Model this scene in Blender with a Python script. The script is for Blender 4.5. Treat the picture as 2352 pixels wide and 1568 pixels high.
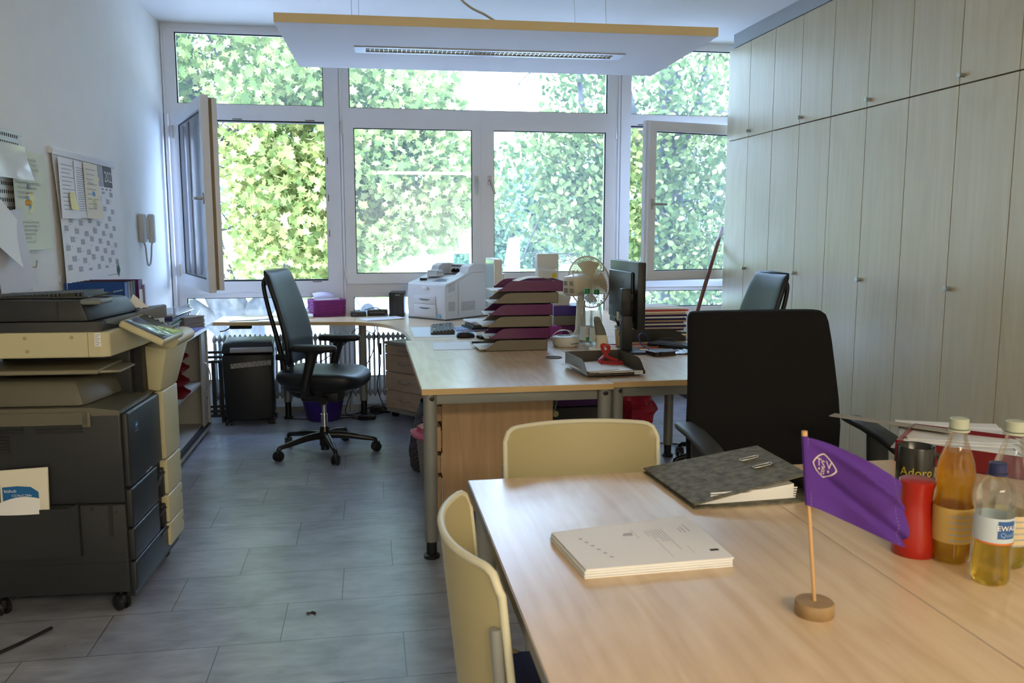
import bpy, bmesh, math, random
import numpy as np
from mathutils import Matrix, Vector, Euler, noise
random.seed(7)
PI = math.pi
for o in list(bpy.data.objects): bpy.data.objects.remove(o)
S = bpy.context.scene
COL = S.collection

# ------------------------------------------------------------------ camera, world, sun, exposure
cd = bpy.data.cameras.new('camera'); CAM = bpy.data.objects.new('camera', cd); COL.objects.link(CAM)
cd.sensor_width = 36.0; cd.lens = 1941.5 / 2352 * 36.0; cd.clip_start = 0.05; cd.clip_end = 500
CAM.location = (0, 0, 1.4)
CAM.rotation_euler = (PI / 2 - 0.13104, 0, -0.16686)
cd.dof.use_dof = True; cd.dof.focus_distance = 4.6; cd.dof.aperture_fstop = 9.0
S.camera = CAM
S.view_settings.view_transform = 'Standard'; S.view_settings.look = 'None'
S.view_settings.gamma = 1.0; S.view_settings.use_curve_mapping = False
S.view_settings.exposure = 1.2

W = bpy.data.worlds.new('sky'); S.world = W; W.use_nodes = True
nt = W.node_tree; nt.nodes.clear()
bg = nt.nodes.new('ShaderNodeBackground'); wo = nt.nodes.new('ShaderNodeOutputWorld')
tc = nt.nodes.new('ShaderNodeTexCoord'); sep = nt.nodes.new('ShaderNodeSeparateXYZ')
cr = nt.nodes.new('ShaderNodeValToRGB')
cr.color_ramp.elements[0].position = 0.0; cr.color_ramp.elements[0].color = (0.57, 0.735, 1.0, 1)
cr.color_ramp.elements[1].position = 0.9; cr.color_ramp.elements[1].color = (0.40, 0.58, 1.0, 1)
nt.links.new(tc.outputs['Generated'], sep.inputs[0]); nt.links.new(sep.outputs['Z'], cr.inputs[0])
nt.links.new(cr.outputs[0], bg.inputs[0]); bg.inputs[1].default_value = 9.3
nt.links.new(bg.outputs[0], wo.inputs[0])

sl = bpy.data.lights.new('sun', 'SUN'); sl.energy = 5.5; sl.angle = math.radians(0.6); sl.color = (1.0, 0.94, 0.86)
so = bpy.data.objects.new('sun', sl); COL.objects.link(so)
so.rotation_euler = Vector((0.30, 0.66, -0.69)).to_track_quat('-Z', 'Y').to_euler()

def portal(x0, x1, z0, z1, y=6.93):
    l = bpy.data.lights.new('window_portal', 'AREA'); l.shape = 'RECTANGLE'; l.size = x1 - x0; l.size_y = z1 - z0
    l.cycles.is_portal = True
    o = bpy.data.objects.new('window_portal', l); COL.objects.link(o)
    o.location = ((x0 + x1) / 2, y, (z0 + z1) / 2); o.rotation_euler = (-PI / 2, 0, 0)
portal(-1.40, 3.30, 0.2, 2.86)

# ------------------------------------------------------------------ materials
MATS = {}
def ramp_color(c): return (c[0], c[1], c[2], 1)
def mat(name, col, rough=0.5, metal=0.0, var=0.0, scale=20.0, stretch=(1, 1, 1), bump=0.0, spec=0.5, trans=0.0, alpha=1.0, ior=1.45, emis=None, col2=None, detail=4.0, coat=0.0, sheen=0.0):
    if name in MATS: return MATS[name]
    m = bpy.data.materials.new(name); m.use_nodes = True; MATS[name] = m
    n = m.node_tree.nodes; L = m.node_tree.links
    b = n['Principled BSDF']
    b.inputs['Base Color'].default_value = ramp_color(col)
    b.inputs['Roughness'].default_value = rough; b.inputs['Metallic'].default_value = metal
    b.inputs['Specular IOR Level'].default_value = spec; b.inputs['IOR'].default_value = ior
    b.inputs['Transmission Weight'].default_value = trans
    b.inputs['Coat Weight'].default_value = coat
    b.inputs['Sheen Weight'].default_value = sheen
    if alpha < 1: b.inputs['Alpha'].default_value = alpha
    if emis: b.inputs['Emission Color'].default_value = ramp_color(emis[0]); b.inputs['Emission Strength'].default_value = emis[1]
    if var > 0 or bump > 0 or col2:
        t = n.new('ShaderNodeTexCoord'); mp = n.new('ShaderNodeMapping'); mp.inputs['Scale'].default_value = stretch
        nz = n.new('ShaderNodeTexNoise'); nz.inputs['Scale'].default_value = scale; nz.inputs['Detail'].default_value = detail
        L.new(t.outputs['Object'], mp.inputs[0]); L.new(mp.outputs[0], nz.inputs['Vector'])
        if var > 0 or col2:
            r = n.new('ShaderNodeValToRGB')
            c2 = col2 if col2 else tuple(min(1, c * (1 + var)) for c in col)
            c1 = col if col2 else tuple(c * (1 - var) for c in col)
            r.color_ramp.elements[0].position = 0.3; r.color_ramp.elements[0].color = ramp_color(c1)
            r.color_ramp.elements[1].position = 0.7; r.color_ramp.elements[1].color = ramp_color(c2)
            L.new(nz.outputs['Fac'], r.inputs[0]); L.new(r.outputs[0], b.inputs['Base Color'])
        if bump > 0:
            bp = n.new('ShaderNodeBump'); bp.inputs['Strength'].default_value = bump; bp.inputs['Distance'].default_value = 0.002
            L.new(nz.outputs['Fac'], bp.inputs['Height']); L.new(bp.outputs[0], b.inputs['Normal'])
    return m

def wood(name, c1, c2, c3, axis=1, rough=0.38, spec=0.5, fig=1.0):
    """fine straight grain plus soft cathedral figure; axis = grain direction"""
    m = bpy.data.materials.new(name); m.use_nodes = True; MATS[name] = m
    n = m.node_tree.nodes; L = m.node_tree.links; b = n['Principled BSDF']
    t = n.new('ShaderNodeTexCoord')
    def nz(sc, stretch, det=5, dist=0.0):
        mp = n.new('ShaderNodeMapping'); mp.inputs['Scale'].default_value = stretch
        x = n.new('ShaderNodeTexNoise'); x.inputs['Scale'].default_value = sc; x.inputs['Detail'].default_value = det; x.inputs['Distortion'].default_value = dist
        L.new(t.outputs['Object'], mp.inputs[0]); L.new(mp.outputs[0], x.inputs['Vector']); return x
    st = [1, 1, 1]; st[axis] = 0.05
    fine = nz(38, st, 6)
    st2 = [1, 1, 1]; st2[axis] = 0.22
    big = nz(4.5 * fig, st2, 3, 1.2)
    wv = n.new('ShaderNodeMath'); wv.operation = 'MULTIPLY'; wv.inputs[1].default_value = 34.0
    L.new(big.outputs['Fac'], wv.inputs[0])
    sn = n.new('ShaderNodeMath'); sn.operation = 'SINE'; L.new(wv.outputs[0], sn.inputs[0])
    s2 = n.new('ShaderNodeMath'); s2.operation = 'MULTIPLY_ADD'; s2.inputs[1].default_value = 0.10; s2.inputs[2].default_value = 0.5
    L.new(sn.outputs[0], s2.inputs[0])
    ad = n.new('ShaderNodeMath'); ad.operation = 'ADD'; L.new(s2.outputs[0], ad.inputs[0])
    f2 = n.new('ShaderNodeMath'); f2.operation = 'MULTIPLY_ADD'; f2.inputs[1].default_value = 0.9; f2.inputs[2].default_value = -0.45
    L.new(fine.outputs['Fac'], f2.inputs[0]); L.new(f2.outputs[0], ad.inputs[1])
    r = n.new('ShaderNodeValToRGB')
    e = r.color_ramp.elements; e[0].position = 0.2; e[0].color = ramp_color(c1); e[1].position = 0.8; e[1].color = ramp_color(c3)
    k = r.color_ramp.elements.new(0.5); k.color = ramp_color(c2)
    L.new(ad.outputs[0], r.inputs[0]); L.new(r.outputs[0], b.inputs['Base Color'])
    b.inputs['Roughness'].default_value = rough; b.inputs['Specular IOR Level'].default_value = spec
    return m

def mathn(n, L, op, a, b_=None, c_=None):
    x = n.new('ShaderNodeMath'); x.operation = op
    for i, q in enumerate((a, b_, c_)):
        if q is None: continue
        if isinstance(q, (int, float)): x.inputs[i].default_value = q
        else: L.new(q, x.inputs[i])
    return x.outputs[0]

def floor_material():
    m = bpy.data.materials.new('slate_look_vinyl_tiles'); m.use_nodes = True
    n = m.node_tree.nodes; L = m.node_tree.links; b = n['Principled BSDF']
    t = n.new('ShaderNodeTexCoord'); sp = n.new('ShaderNodeSeparateXYZ'); L.new(t.outputs['Object'], sp.inputs[0])
    X, Y = sp.outputs[0], sp.outputs[1]
    yr = mathn(n, L, 'DIVIDE', mathn(n, L, 'SUBTRACT', Y, 3.14), 0.303)
    row = mathn(n, L, 'FLOOR', yr); fy = mathn(n, L, 'FRACT', yr)
    xs = mathn(n, L, 'SUBTRACT', X, -0.13); xs = mathn(n, L, 'SUBTRACT', xs, mathn(n, L, 'MULTIPLY', row, 0.2))
    xr = mathn(n, L, 'DIVIDE', xs, 0.62); fx = mathn(n, L, 'FRACT', xr); cx = mathn(n, L, 'FLOOR', xr)
    ex = mathn(n, L, 'MINIMUM', fx, mathn(n, L, 'SUBTRACT', 1.0, fx)); ey = mathn(n, L, 'MINIMUM', fy, mathn(n, L, 'SUBTRACT', 1.0, fy))
    d = mathn(n, L, 'MINIMUM', mathn(n, L, 'MULTIPLY', ex, 0.62), mathn(n, L, 'MULTIPLY', ey, 0.303))
    line = mathn(n, L, 'LESS_THAN', d, 0.0016)
    cv = n.new('ShaderNodeCombineXYZ'); L.new(row, cv.inputs[0]); L.new(cx, cv.inputs[1])
    wn = n.new('ShaderNodeTexWhiteNoise'); L.new(cv.outputs[0], wn.inputs[0])
    def nz(sc, det, st=(1, 1, 1), dist=0.0):
        mp = n.new('ShaderNodeMapping'); mp.inputs['Scale'].default_value = st
        x = n.new('ShaderNodeTexNoise'); x.inputs['Scale'].default_value = sc; x.inputs['Detail'].default_value = det; x.inputs['Distortion'].default_value = dist
        L.new(t.outputs['Object'], mp.inputs[0]); L.new(mp.outputs[0], x.inputs['Vector']); return x.outputs['Fac']
    a = mathn(n, L, 'MULTIPLY_ADD', nz(4.0, 8, (1, 1.6, 1), 0.6), 0.8, mathn(n, L, 'MULTIPLY', nz(16.0, 6, (0.6, 1.8, 1), 0.4), 0.5))
    a = mathn(n, L, 'ADD', a, mathn(n, L, 'MULTIPLY', wn.outputs['Value'], 0.10))
    r = n.new('ShaderNodeValToRGB'); e = r.color_ramp.elements
    e[0].position = 0.5; e[0].color = (0.20, 0.212, 0.25, 1); e[1].position = 0.95; e[1].color = (0.40, 0.425, 0.49, 1)
    L.new(a, r.inputs[0])
    mx = n.new('ShaderNodeMix'); mx.data_type = 'RGBA'; L.new(line, mx.inputs[0]); L.new(r.outputs[0], mx.inputs[6]); mx.inputs[7].default_value = (0.06, 0.06, 0.06, 1)
    L.new(mx.outputs[2], b.inputs['Base Color'])
    rr = mathn(n, L, 'MULTIPLY_ADD', nz(30, 4), 0.15, 0.24)
    L.new(rr, b.inputs['Roughness']); b.inputs['Specular IOR Level'].default_value = 0.9
    bp = n.new('ShaderNodeBump'); bp.inputs['Strength'].default_value = 0.12; bp.inputs['Distance'].default_value = 0.002
    L.new(nz(60, 5), bp.inputs['Height']); L.new(bp.outputs[0], b.inputs['Normal'])
    return m

def glass_material(name, tint=(0.93, 0.97, 0.97), veil=0.06, veilcol=(0.75, 0.88, 1.0), gloss=1.0):
    m = bpy.data.materials.new(name); m.use_nodes = True; n = m.node_tree.nodes; L = m.node_tree.links; n.clear()
    out = n.new('ShaderNodeOutputMaterial'); tr = n.new('ShaderNodeBsdfTransparent'); tr.inputs[0].default_value = ramp_color(tint)
    gl = n.new('ShaderNodeBsdfGlossy'); gl.inputs['Roughness'].default_value = 0.01; gl.inputs[0].default_value = (1, 1, 1, 1)
    tl = n.new('ShaderNodeBsdfTranslucent'); tl.inputs[0].default_value = ramp_color(veilcol)
    fr = n.new('ShaderNodeFresnel'); fr.inputs[0].default_value = 1.45
    m1 = n.new('ShaderNodeMixShader'); m1.inputs[0].default_value = veil; L.new(tr.outputs[0], m1.inputs[1]); L.new(tl.outputs[0], m1.inputs[2])
    fm = mathn(n, L, 'MULTIPLY', fr.outputs[0], gloss)
    m2 = n.new('ShaderNodeMixShader'); L.new(fm, m2.inputs[0]); L.new(m1.outputs[0], m2.inputs[1]); L.new(gl.outputs[0], m2.inputs[2])
    L.new(m2.outputs[0], out.inputs[0]); MATS[name] = m
    return m

def leaf_material(name, c1, c2, c3, tl=0.45):
    m = bpy.data.materials.new(name); m.use_nodes = True; n = m.node_tree.nodes; L = m.node_tree.links; n.clear()
    out = n.new('ShaderNodeOutputMaterial'); g = n.new('ShaderNodeNewGeometry')
    r = n.new('ShaderNodeValToRGB'); e = r.color_ramp.elements
    e[0].position = 0.0; e[0].color = ramp_color(c1); e[1].position = 1.0; e[1].color = ramp_color(c3)
    k = e.new(0.55); k.color = ramp_color(c2)
    L.new(g.outputs['Random Per Island'], r.inputs[0])
    d = n.new('ShaderNodeBsdfDiffuse'); t = n.new('ShaderNodeBsdfTranslucent')
    L.new(r.outputs[0], d.inputs[0]); L.new(r.outputs[0], t.inputs[0])
    mx = n.new('ShaderNodeMixShader'); mx.inputs[0].default_value = tl
    L.new(d.outputs[0], mx.inputs[1]); L.new(t.outputs[0], mx.inputs[2]); L.new(mx.outputs[0], out.inputs[0]); MATS[name] = m
    return m

FLOOR = floor_material()
WALL = mat('white_plaster', (0.87, 0.87, 0.85), 0.85, var=0.015, scale=6, bump=0.08)
CEIL = mat('white_ceiling_paint', (0.85, 0.85, 0.85), 0.9)
FRAME = mat('white_window_plastic', (0.80, 0.81, 0.84), 0.35)
GASK = mat('black_gasket', (0.015, 0.015, 0.017), 0.6)
BEECH = wood('maple_desk_laminate', (0.58, 0.40, 0.24), (0.66, 0.48, 0.305), (0.72, 0.545, 0.365), axis=1, rough=0.26, spec=.85)
BEECHX = wood('maple_table_laminate', (0.60, 0.41, 0.245), (0.70, 0.51, 0.33), (0.78, 0.60, 0.41), axis=0, rough=0.30)
EDGE = mat('maple_edge_band', (0.62, 0.42, 0.19), 0.45, var=0.08, scale=12, stretch=(0.3, 0.3, 3))
PEDW = wood('beech_pedestal_veneer', (0.46, 0.28, 0.14), (0.52, 0.33, 0.17), (0.58, 0.38, 0.21), axis=2, rough=0.4)
PEDF = wood('beech_drawer_veneer', (0.50, 0.34, 0.21), (0.58, 0.42, 0.28), (0.64, 0.48, 0.33), axis=0, rough=0.4)
CABW = wood('pale_maple_doors', (0.58, 0.485, 0.31), (0.62, 0.53, 0.355), (0.66, 0.575, 0.40), axis=2, rough=0.40, fig=.6)
GAPM = mat('dark_joint', (0.16, 0.095, 0.035), 0.9)
GREYM = mat('grey_lacquered_steel', (0.27, 0.27, 0.25), 0.40, metal=0.25)
BLK = mat('black_plastic', (0.011, 0.012, 0.013), 0.42)
BLKS = mat('black_satin_metal', (0.015, 0.016, 0.018), 0.25, spec=0.6)
BLKF = mat('black_chair_fabric', (0.009, 0.009, 0.009), 0.95, var=0.25, scale=900, bump=0.3, spec=.2)
BLKL = mat('black_leatherette', (0.010, 0.0115, 0.014), 0.42, bump=0.1, scale=500)
CHROME = mat('chrome', (0.75, 0.75, 0.75), 0.16, metal=1.0)
STEEL = mat('brushed_steel', (0.50, 0.49, 0.46), 0.32, metal=1.0)
WHITE = mat('white_paper', (0.86, 0.86, 0.86), 0.7)
PAPER2 = mat('cream_paper', (0.84, 0.78, 0.62), 0.7)
INK = mat('black_ink', (0.03, 0.03, 0.035), 0.7)
GINK = mat('grey_ink', (0.33, 0.34, 0.36), 0.7)
CREAM = mat('ivory_plastic', (0.55, 0.50, 0.31), 0.38)
IVORY = mat('off_white_plastic', (0.72, 0.71, 0.66), 0.40)
CHARC = mat('charcoal_plastic', (0.020, 0.022, 0.025), 0.42)
CHARC2 = mat('dark_grey_plastic', (0.045, 0.048, 0.048), 0.45)
TAUPE = mat('taupe_plastic', (0.17, 0.145, 0.105), 0.40)
PURP = mat('purple_plastic', (0.105, 0.007, 0.085), 0.32)
VIOLET = mat('violet_plastic', (0.055, 0.022, 0.20), 0.35)
RED = mat('red_plastic', (0.36, 0.014, 0.008), 0.28)
DRED = mat('dark_red_plastic', (0.15, 0.008, 0.012), 0.25)
YELL = mat('yellow_paper', (0.85, 0.80, 0.38), 0.7)
BLUE = mat('blue_cardboard', (0.012, 0.07, 0.30), 0.5)
NAVY = mat('navy_cloth', (0.02, 0.02, 0.10), 0.8)
GREEN = mat('green_cap', (0.01, 0.24, 0.05), 0.35)
FLAGM = mat('purple_cloth', (0.075, 0.020, 0.22), 0.85, bump=0.15, scale=900)
LTWOOD = mat('light_turned_wood', (0.55, 0.33, 0.15), 0.5, var=0.15, scale=30, stretch=(1, 1, 0.2))
BROWNW = mat('dark_turned_wood', (0.30, 0.19, 0.09), 0.55, var=0.15, scale=40)
GLASS = glass_material('closed_window_glass', (0.90, 0.945, 0.95), 0.03, (0.66, 0.82, 1.0))
GLASSO = glass_material('open_sash_glass', (0.84, 0.88, 0.92), 0.03, (0.68, 0.82, 1.0))

# ------------------------------------------------------------------ mesh builder
_txt = {}
def text_geo(s):
    if s in _txt: return _txt[s]
    c = bpy.data.curves.new('t', 'FONT'); c.body = s; c.size = 1.0; c.resolution_u = 2
    o = bpy.data.objects.new('t', c); COL.objects.link(o)
    dg = bpy.context.evaluated_depsgraph_get(); me = bpy.data.meshes.new_from_object(o.evaluated_get(dg))
    v = [tuple(p.co) for p in me.vertices]; f = [tuple(p.vertices) for p in me.polygons]
    bpy.data.objects.remove(o); bpy.data.curves.remove(c); bpy.data.meshes.remove(me)
    _txt[s] = (v, f); return _txt[s]

def fr(o, X, Y, Z=None):
    """matrix from origin and axis directions"""
    X = Vector(X).normalized(); Y = Vector(Y).normalized(); Z = Vector(Z) if Z else X.cross(Y)
    m = Matrix.Identity(4)
    for i in range(3): m[i][0] = X[i]; m[i][1] = Y[i]; m[i][2] = Z[i]; m[i][3] = o[i]
    return m
def T(x, y, z, rz=0, rx=0, ry=0): return Matrix.Translation((x, y, z)) @ Euler((rx, ry, rz)).to_matrix().to_4x4()

class MB:
    def __init__(s): s.v = []; s.f = []; s.m = []; s.M = None
    def add(s, vs, fs, mi=0, M=None):
        b = len(s.v)
        if M is not None: vs = [M @ Vector(p) for p in vs]
        if s.M is not None: vs = [s.M @ Vector(p) for p in vs]
        s.v += [tuple(p) for p in vs]; s.f += [tuple(b + i for i in f) for f in fs]; s.m += [mi] * len(fs); return s
    def box(s, x0, y0, z0, x1, y1, z1, mi=0, M=None):
        return s.add([(x0, y0, z0), (x1, y0, z0), (x1, y1, z0), (x0, y1, z0), (x0, y0, z1), (x1, y0, z1), (x1, y1, z1), (x0, y1, z1)],
                     [(0, 3, 2, 1), (4, 5, 6, 7), (0, 1, 5, 4), (1, 2, 6, 5), (2, 3, 7, 6), (3, 0, 4, 7)], mi, M)
    def bm(s, bm, mi=0, M=None):
        bm.verts.index_update(); s.add([tuple(v.co) for v in bm.verts], [tuple(v.index for v in f.verts) for f in bm.faces], mi, M); bm.free(); return s
    def rbox(s, x0, y0, z0, x1, y1, z1, r=0.005, mi=0, M=None, seg=3):
        b = bmesh.new(); bmesh.ops.create_cube(b, size=1.0)
        for v in b.verts: v.co = Vector(((x0 + x1) / 2 + v.co.x * (x1 - x0), (y0 + y1) / 2 + v.co.y * (y1 - y0), (z0 + z1) / 2 + v.co.z * (z1 - z0)))
        r = min(r, 0.49 * min(x1 - x0, y1 - y0, z1 - z0))
        bmesh.ops.bevel(b, geom=list(b.edges), offset=r, segments=seg, profile=0.5, affect='EDGES')
        return s.bm(b, mi, M)
    def hexa(s, pts, mi=0, r=0, M=None):
        """8 corners: bottom 4 ccw, top 4 ccw"""
        fs = [(0, 3, 2, 1), (4, 5, 6, 7), (0, 1, 5, 4), (1, 2, 6, 5), (2, 3, 7, 6), (3, 0, 4, 7)]
        if r <= 0: return s.add(pts, fs, mi, M)
        b = bmesh.new(); vs = [b.verts.new(p) for p in pts]
        for f in fs: b.faces.new([vs[i] for i in f])
        bmesh.ops.bevel(b, geom=list(b.edges), offset=r, segments=2, profile=0.5, affect='EDGES')
        return s.bm(b, mi, M)
    def cyl(s, p0, p1, r0, r1=None, n=20, mi=0, caps=True, M=None):
        r1 = r0 if r1 is None else r1; p0 = Vector(p0); p1 = Vector(p1); d = (p1 - p0).normalized()
        a = d.orthogonal().normalized(); b = d.cross(a); vs = []
        for k in range(n):
            t = 2 * PI * k / n; u = a * math.cos(t) + b * math.sin(t); vs += [p0 + u * r0, p1 + u * r1]
        fs = [(2 * k, (2 * k + 2) % (2 * n), (2 * k + 3) % (2 * n), 2 * k + 1) for k in range(n)]
        if caps: fs += [tuple(range(0, 2 * n, 2))[::-1], tuple(range(1, 2 * n, 2))]
        return s.add(vs, fs, mi, M)
    def tube(s, pts, r, n=8, mi=0, sub=4, closed=False, flat=1.0, up=None, M=None, caps=True):
        P = [Vector(p) for p in pts]; R = r if isinstance(r, (list, tuple)) else [r] * len(P)
        if sub > 1 and len(P) > 2:
            Q = []; RR = []; N = len(P); rng = N if closed else N - 1
            for i in range(rng):
                g = (lambda k: P[k % N]) if closed else (lambda k: P[max(0, min(N - 1, k))])
                for j in range(sub):
                    t = j / sub; a, b_, c, d = g(i - 1), g(i), g(i + 1), g(i + 2)
                    Q.append(0.5 * ((2 * b_) + (c - a) * t + (2 * a - 5 * b_ + 4 * c - d) * t * t + (3 * b_ - a - 3 * c + d) * t ** 3))
                    RR.append(R[i] * (1 - t) + R[(i + 1) % N] * t)
            if not closed: Q.append(P[-1]); RR.append(R[-1])
            P, R = Q, RR
        N = len(P); vs = []; prev = None
        for i, p in enumerate(P):
            d = (P[(i + 1) % N] - P[i - 1]) if closed else (P[min(i + 1, N - 1)] - P[max(i - 1, 0)])
            d = d.normalized() if d.length > 1e-9 else Vector((0, 0, 1))
            if up is not None: a = (Vector(up) - d * d.dot(Vector(up))).normalized()
            elif prev is None: a = d.orthogonal().normalized()
            else: a = (prev - d * prev.dot(d)).normalized()
            prev = a; b = d.cross(a)
            for k in range(n):
                t = 2 * PI * k / n; vs.append(p + (a * math.cos(t) * flat + b * math.sin(t)) * R[i])
        fs = []
        for i in range(N if closed else N - 1):
            j = (i + 1) % N
            for k in range(n): fs.append((i * n + k, i * n + (k + 1) % n, j * n + (k + 1) % n, j * n + k))
        if caps and not closed: fs += [tuple(range(n))[::-1], tuple((N - 1) * n + k for k in range(n))]
        return s.add(vs, fs, mi, M)
    def lathe(s, prof, c=(0, 0, 0), n=32, mi=0, M=None):
        vs = []
        for r, z in prof:
            for k in range(n):
                t = 2 * PI * k / n; vs.append((c[0] + r * math.cos(t), c[1] + r * math.sin(t), c[2] + z))
        fs = []
        for i in range(len(prof) - 1):
            for k in range(n): fs.append((i * n + k, i * n + (k + 1) % n, (i + 1) * n + (k + 1) % n, (i + 1) * n + k))
        if prof[0][0] > 1e-6: fs.append(tuple(range(n))[::-1])
        if prof[-1][0] > 1e-6: fs.append(tuple((len(prof) - 1) * n + k for k in range(n)))
        return s.add(vs, fs, mi, M)
    def prism(s, poly, h0, h1, mi=0, ax='z', M=None):
        g = {'z': lambda p, h: (p[0], p[1], h), 'y': lambda p, h: (p[0], h, p[1]), 'x': lambda p, h: (h, p[0], p[1])}[ax]
        n = len(poly); vs = [g(p, h0) for p in poly] + [g(p, h1) for p in poly]
        fs = [tuple(range(n))[::-1], tuple(range(n, 2 * n))] + [(i, (i + 1) % n, n + (i + 1) % n, n + i) for i in range(n)]
        return s.add(vs, fs, mi, M)
    def sheet(s, fn, nu, nv, th=0.0, mi=0, M=None):
        vs = []; fs = []
        P = [[Vector(fn(i / nu, j / nv)) for j in range(nv + 1)] for i in range(nu + 1)]
        def nrm(i, j):
            a = P[min(i + 1, nu)][j] - P[max(i - 1, 0)][j]; b = P[i][min(j + 1, nv)] - P[i][max(j - 1, 0)]
            c = a.cross(b); return c.normalized() if c.length > 0 else Vector((0, 0, 1))
        for sgn in ((1, -1) if th > 0 else (0,)):
            for i in range(nu + 1):
                for j in range(nv + 1): vs.append(P[i][j] + (nrm(i, j) * (th / 2 * sgn) if sgn else Vector()))
        id_ = lambda i, j, l: l * (nu + 1) * (nv + 1) + i * (nv + 1) + j
        for i in range(nu):
            for j in range(nv):
                fs.append((id_(i, j, 0), id_(i + 1, j, 0), id_(i + 1, j + 1, 0), id_(i, j + 1, 0)))
                if th > 0: fs.append((id_(i, j, 1), id_(i, j + 1, 1), id_(i + 1, j + 1, 1), id_(i + 1, j, 1)))
        if th > 0:
            for i in range(nu):
                fs.append((id_(i, 0, 0), id_(i, 0, 1), id_(i + 1, 0, 1), id_(i + 1, 0, 0)))
                fs.append((id_(i, nv, 0), id_(i + 1, nv, 0), id_(i + 1, nv, 1), id_(i, nv, 1)))
            for j in range(nv):
                fs.append((id_(0, j, 0), id_(0, j + 1, 0), id_(0, j + 1, 1), id_(0, j, 1)))
                fs.append((id_(nu, j, 0), id_(nu, j, 1), id_(nu, j + 1, 1), id_(nu, j + 1, 0)))
        return s.add(vs, fs, mi, M)
    def text(s, str_, size, M, mi=0, center=False):
        v, f = text_geo(str_)
        if not v: return s
        w = (max(p[0] for p in v) + min(p[0] for p in v)) / 2 if center else 0
        return s.add([((p[0] - w) * size, p[1] * size, 0) for p in v], f, mi, M)
    def rings(s, rings, mi=0, caps=True, M=None):
        n = len(rings[0]); vs = [p for r in rings for p in r]; fs = []
        for i in range(len(rings) - 1):
            for k in range(n): fs.append((i * n + k, i * n + (k + 1) % n, (i + 1) * n + (k + 1) % n, (i + 1) * n + k))
        if caps: fs += [tuple(range(n))[::-1], tuple((len(rings) - 1) * n + k for k in range(n))]
        return s.add(vs, fs, mi, M)
    def build(s, name, mats, parent=None, smooth=35, loc=(0, 0, 0), rz=0.0, sub=0, rot=None):
        me = bpy.data.meshes.new(name); me.from_pydata(s.v, [], s.f)
        if not isinstance(mats, (list, tuple)): mats = [mats]
        for m in mats: me.materials.append(m)
        if len(mats) > 1: me.polygons.foreach_set('material_index', s.m)
        b = bmesh.new(); b.from_mesh(me); bmesh.ops.recalc_face_normals(b, faces=b.faces); b.to_mesh(me); b.free()
        if smooth:
            me.polygons.foreach_set('use_smooth', [True] * len(me.polygons)); me.set_sharp_from_angle(angle=math.radians(smooth))
        me.update(); o = bpy.data.objects.new(name, me); COL.objects.link(o)
        o.location = loc; o.rotation_euler = rot if rot else (0, 0, rz)
        if parent: o.parent = parent
        if sub:
            md = o.modifiers.new('subdivision', 'SUBSURF'); md.levels = sub; md.render_levels = sub
        return o

def tag(o, label, cat, group=None, kind=None):
    o['label'] = label; o['category'] = cat
    if group: o['group'] = group
    if kind: o['kind'] = kind
    return o
def thing(name, label, cat, loc=(0, 0, 0), rz=0.0, group=None):
    o = bpy.data.objects.new(name, None); o.empty_display_size = 0.05; COL.objects.link(o)
    o.location = loc; o.rotation_euler = (0, 0, rz); return tag(o, label, cat, group)
def struct(name, mb, m, parent=None, smooth=0):
    o = mb.build(name, m, parent, smooth); o['kind'] = 'structure'; return o
def sempty(name, loc=(0, 0, 0)):
    o = bpy.data.objects.new(name, None); COL.objects.link(o); o.location = loc; o['kind'] = 'structure'; return o
def dup(root, label=None, loc=None, rz=None, group=None):
    r = root.copy(); COL.objects.link(r)
    if loc: r.location = loc
    if rz is not None: r.rotation_euler = (0, 0, rz)
    if label: r['label'] = label
    if group: r['group'] = group
    for ch in list(root.children):
        c = ch.copy(); COL.objects.link(c); c.parent = r
        for g in list(ch.children):
            d = g.copy(); COL.objects.link(d); d.parent = c
    return r
ORD = ['lowest', 'second from the bottom', 'third from the bottom', 'fourth from the bottom', 'fifth from the bottom', 'sixth from the bottom', 'seventh from the bottom', 'eighth from the bottom', 'ninth from the bottom', 'ninth from the top', 'eighth from the top', 'seventh from the top', 'sixth from the top', 'fifth from the top', 'fourth from the top', 'third from the top', 'second from the top', 'topmost']
def rnd(a, b): return random.uniform(a, b)
# ------------------------------------------------------------------ room shell
XL, XR, YB, YW, ZC = -1.47, 3.45, -2.6, 6.75, 2.90
struct('floor', MB().box(XL - .2, YB - .2, -0.15, XR + .2, YW + .25, 0), FLOOR)
struct('ceiling', MB().box(XL - .2, YB - .2, ZC, XR + .2, YW + .25, ZC + .3), CEIL)
struct('wall_left', MB().box(XL - .2, YB - .2, 0, XL, YW + .25, ZC), WALL)
struct('wall_right', MB().box(XR, YB - .2, 0, XR + .2, YW + .25, ZC), WALL)
struct('wall_back', MB().box(XL, YB - .2, 0, XR, YB, ZC), WALL)
mb = MB().box(XL, YW + .03, 0, 2.02, YW + .25, 0.20).box(2.02, YW + .03, 0, XR, YW + .25, 0.74).box(3.28, YW + .02, 0.74, XR, YW + .25, ZC)
struct('wall_window', mb, WALL)
struct('trim_1', MB().box(2.83, 1.0, 2.80, 2.86, 6.43, ZC).box(2.86, 6.40, 2.80, XR, 6.43, ZC), mat('pale_grey_panel', (0.42, 0.44, 0.46), 0.6))
struct('trim_2', MB().cyl((XL + .02, YW - .03, 0.76), (XL + .02, YW - .03, 2.25), 0.016, n=12), FRAME, smooth=30)
struct('trim_3', MB().box(XL, 6.62, 0, 2.0, YW + .03, 0.045), mat('grey_sill_stone', (0.45, 0.46, 0.47), 0.6))
struct('baseboard_left', MB().box(XL, YB, 0, XL + .012, 6.6, 0.06), mat('grey_baseboard', (0.2, 0.2, 0.2), 0.5))

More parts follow.
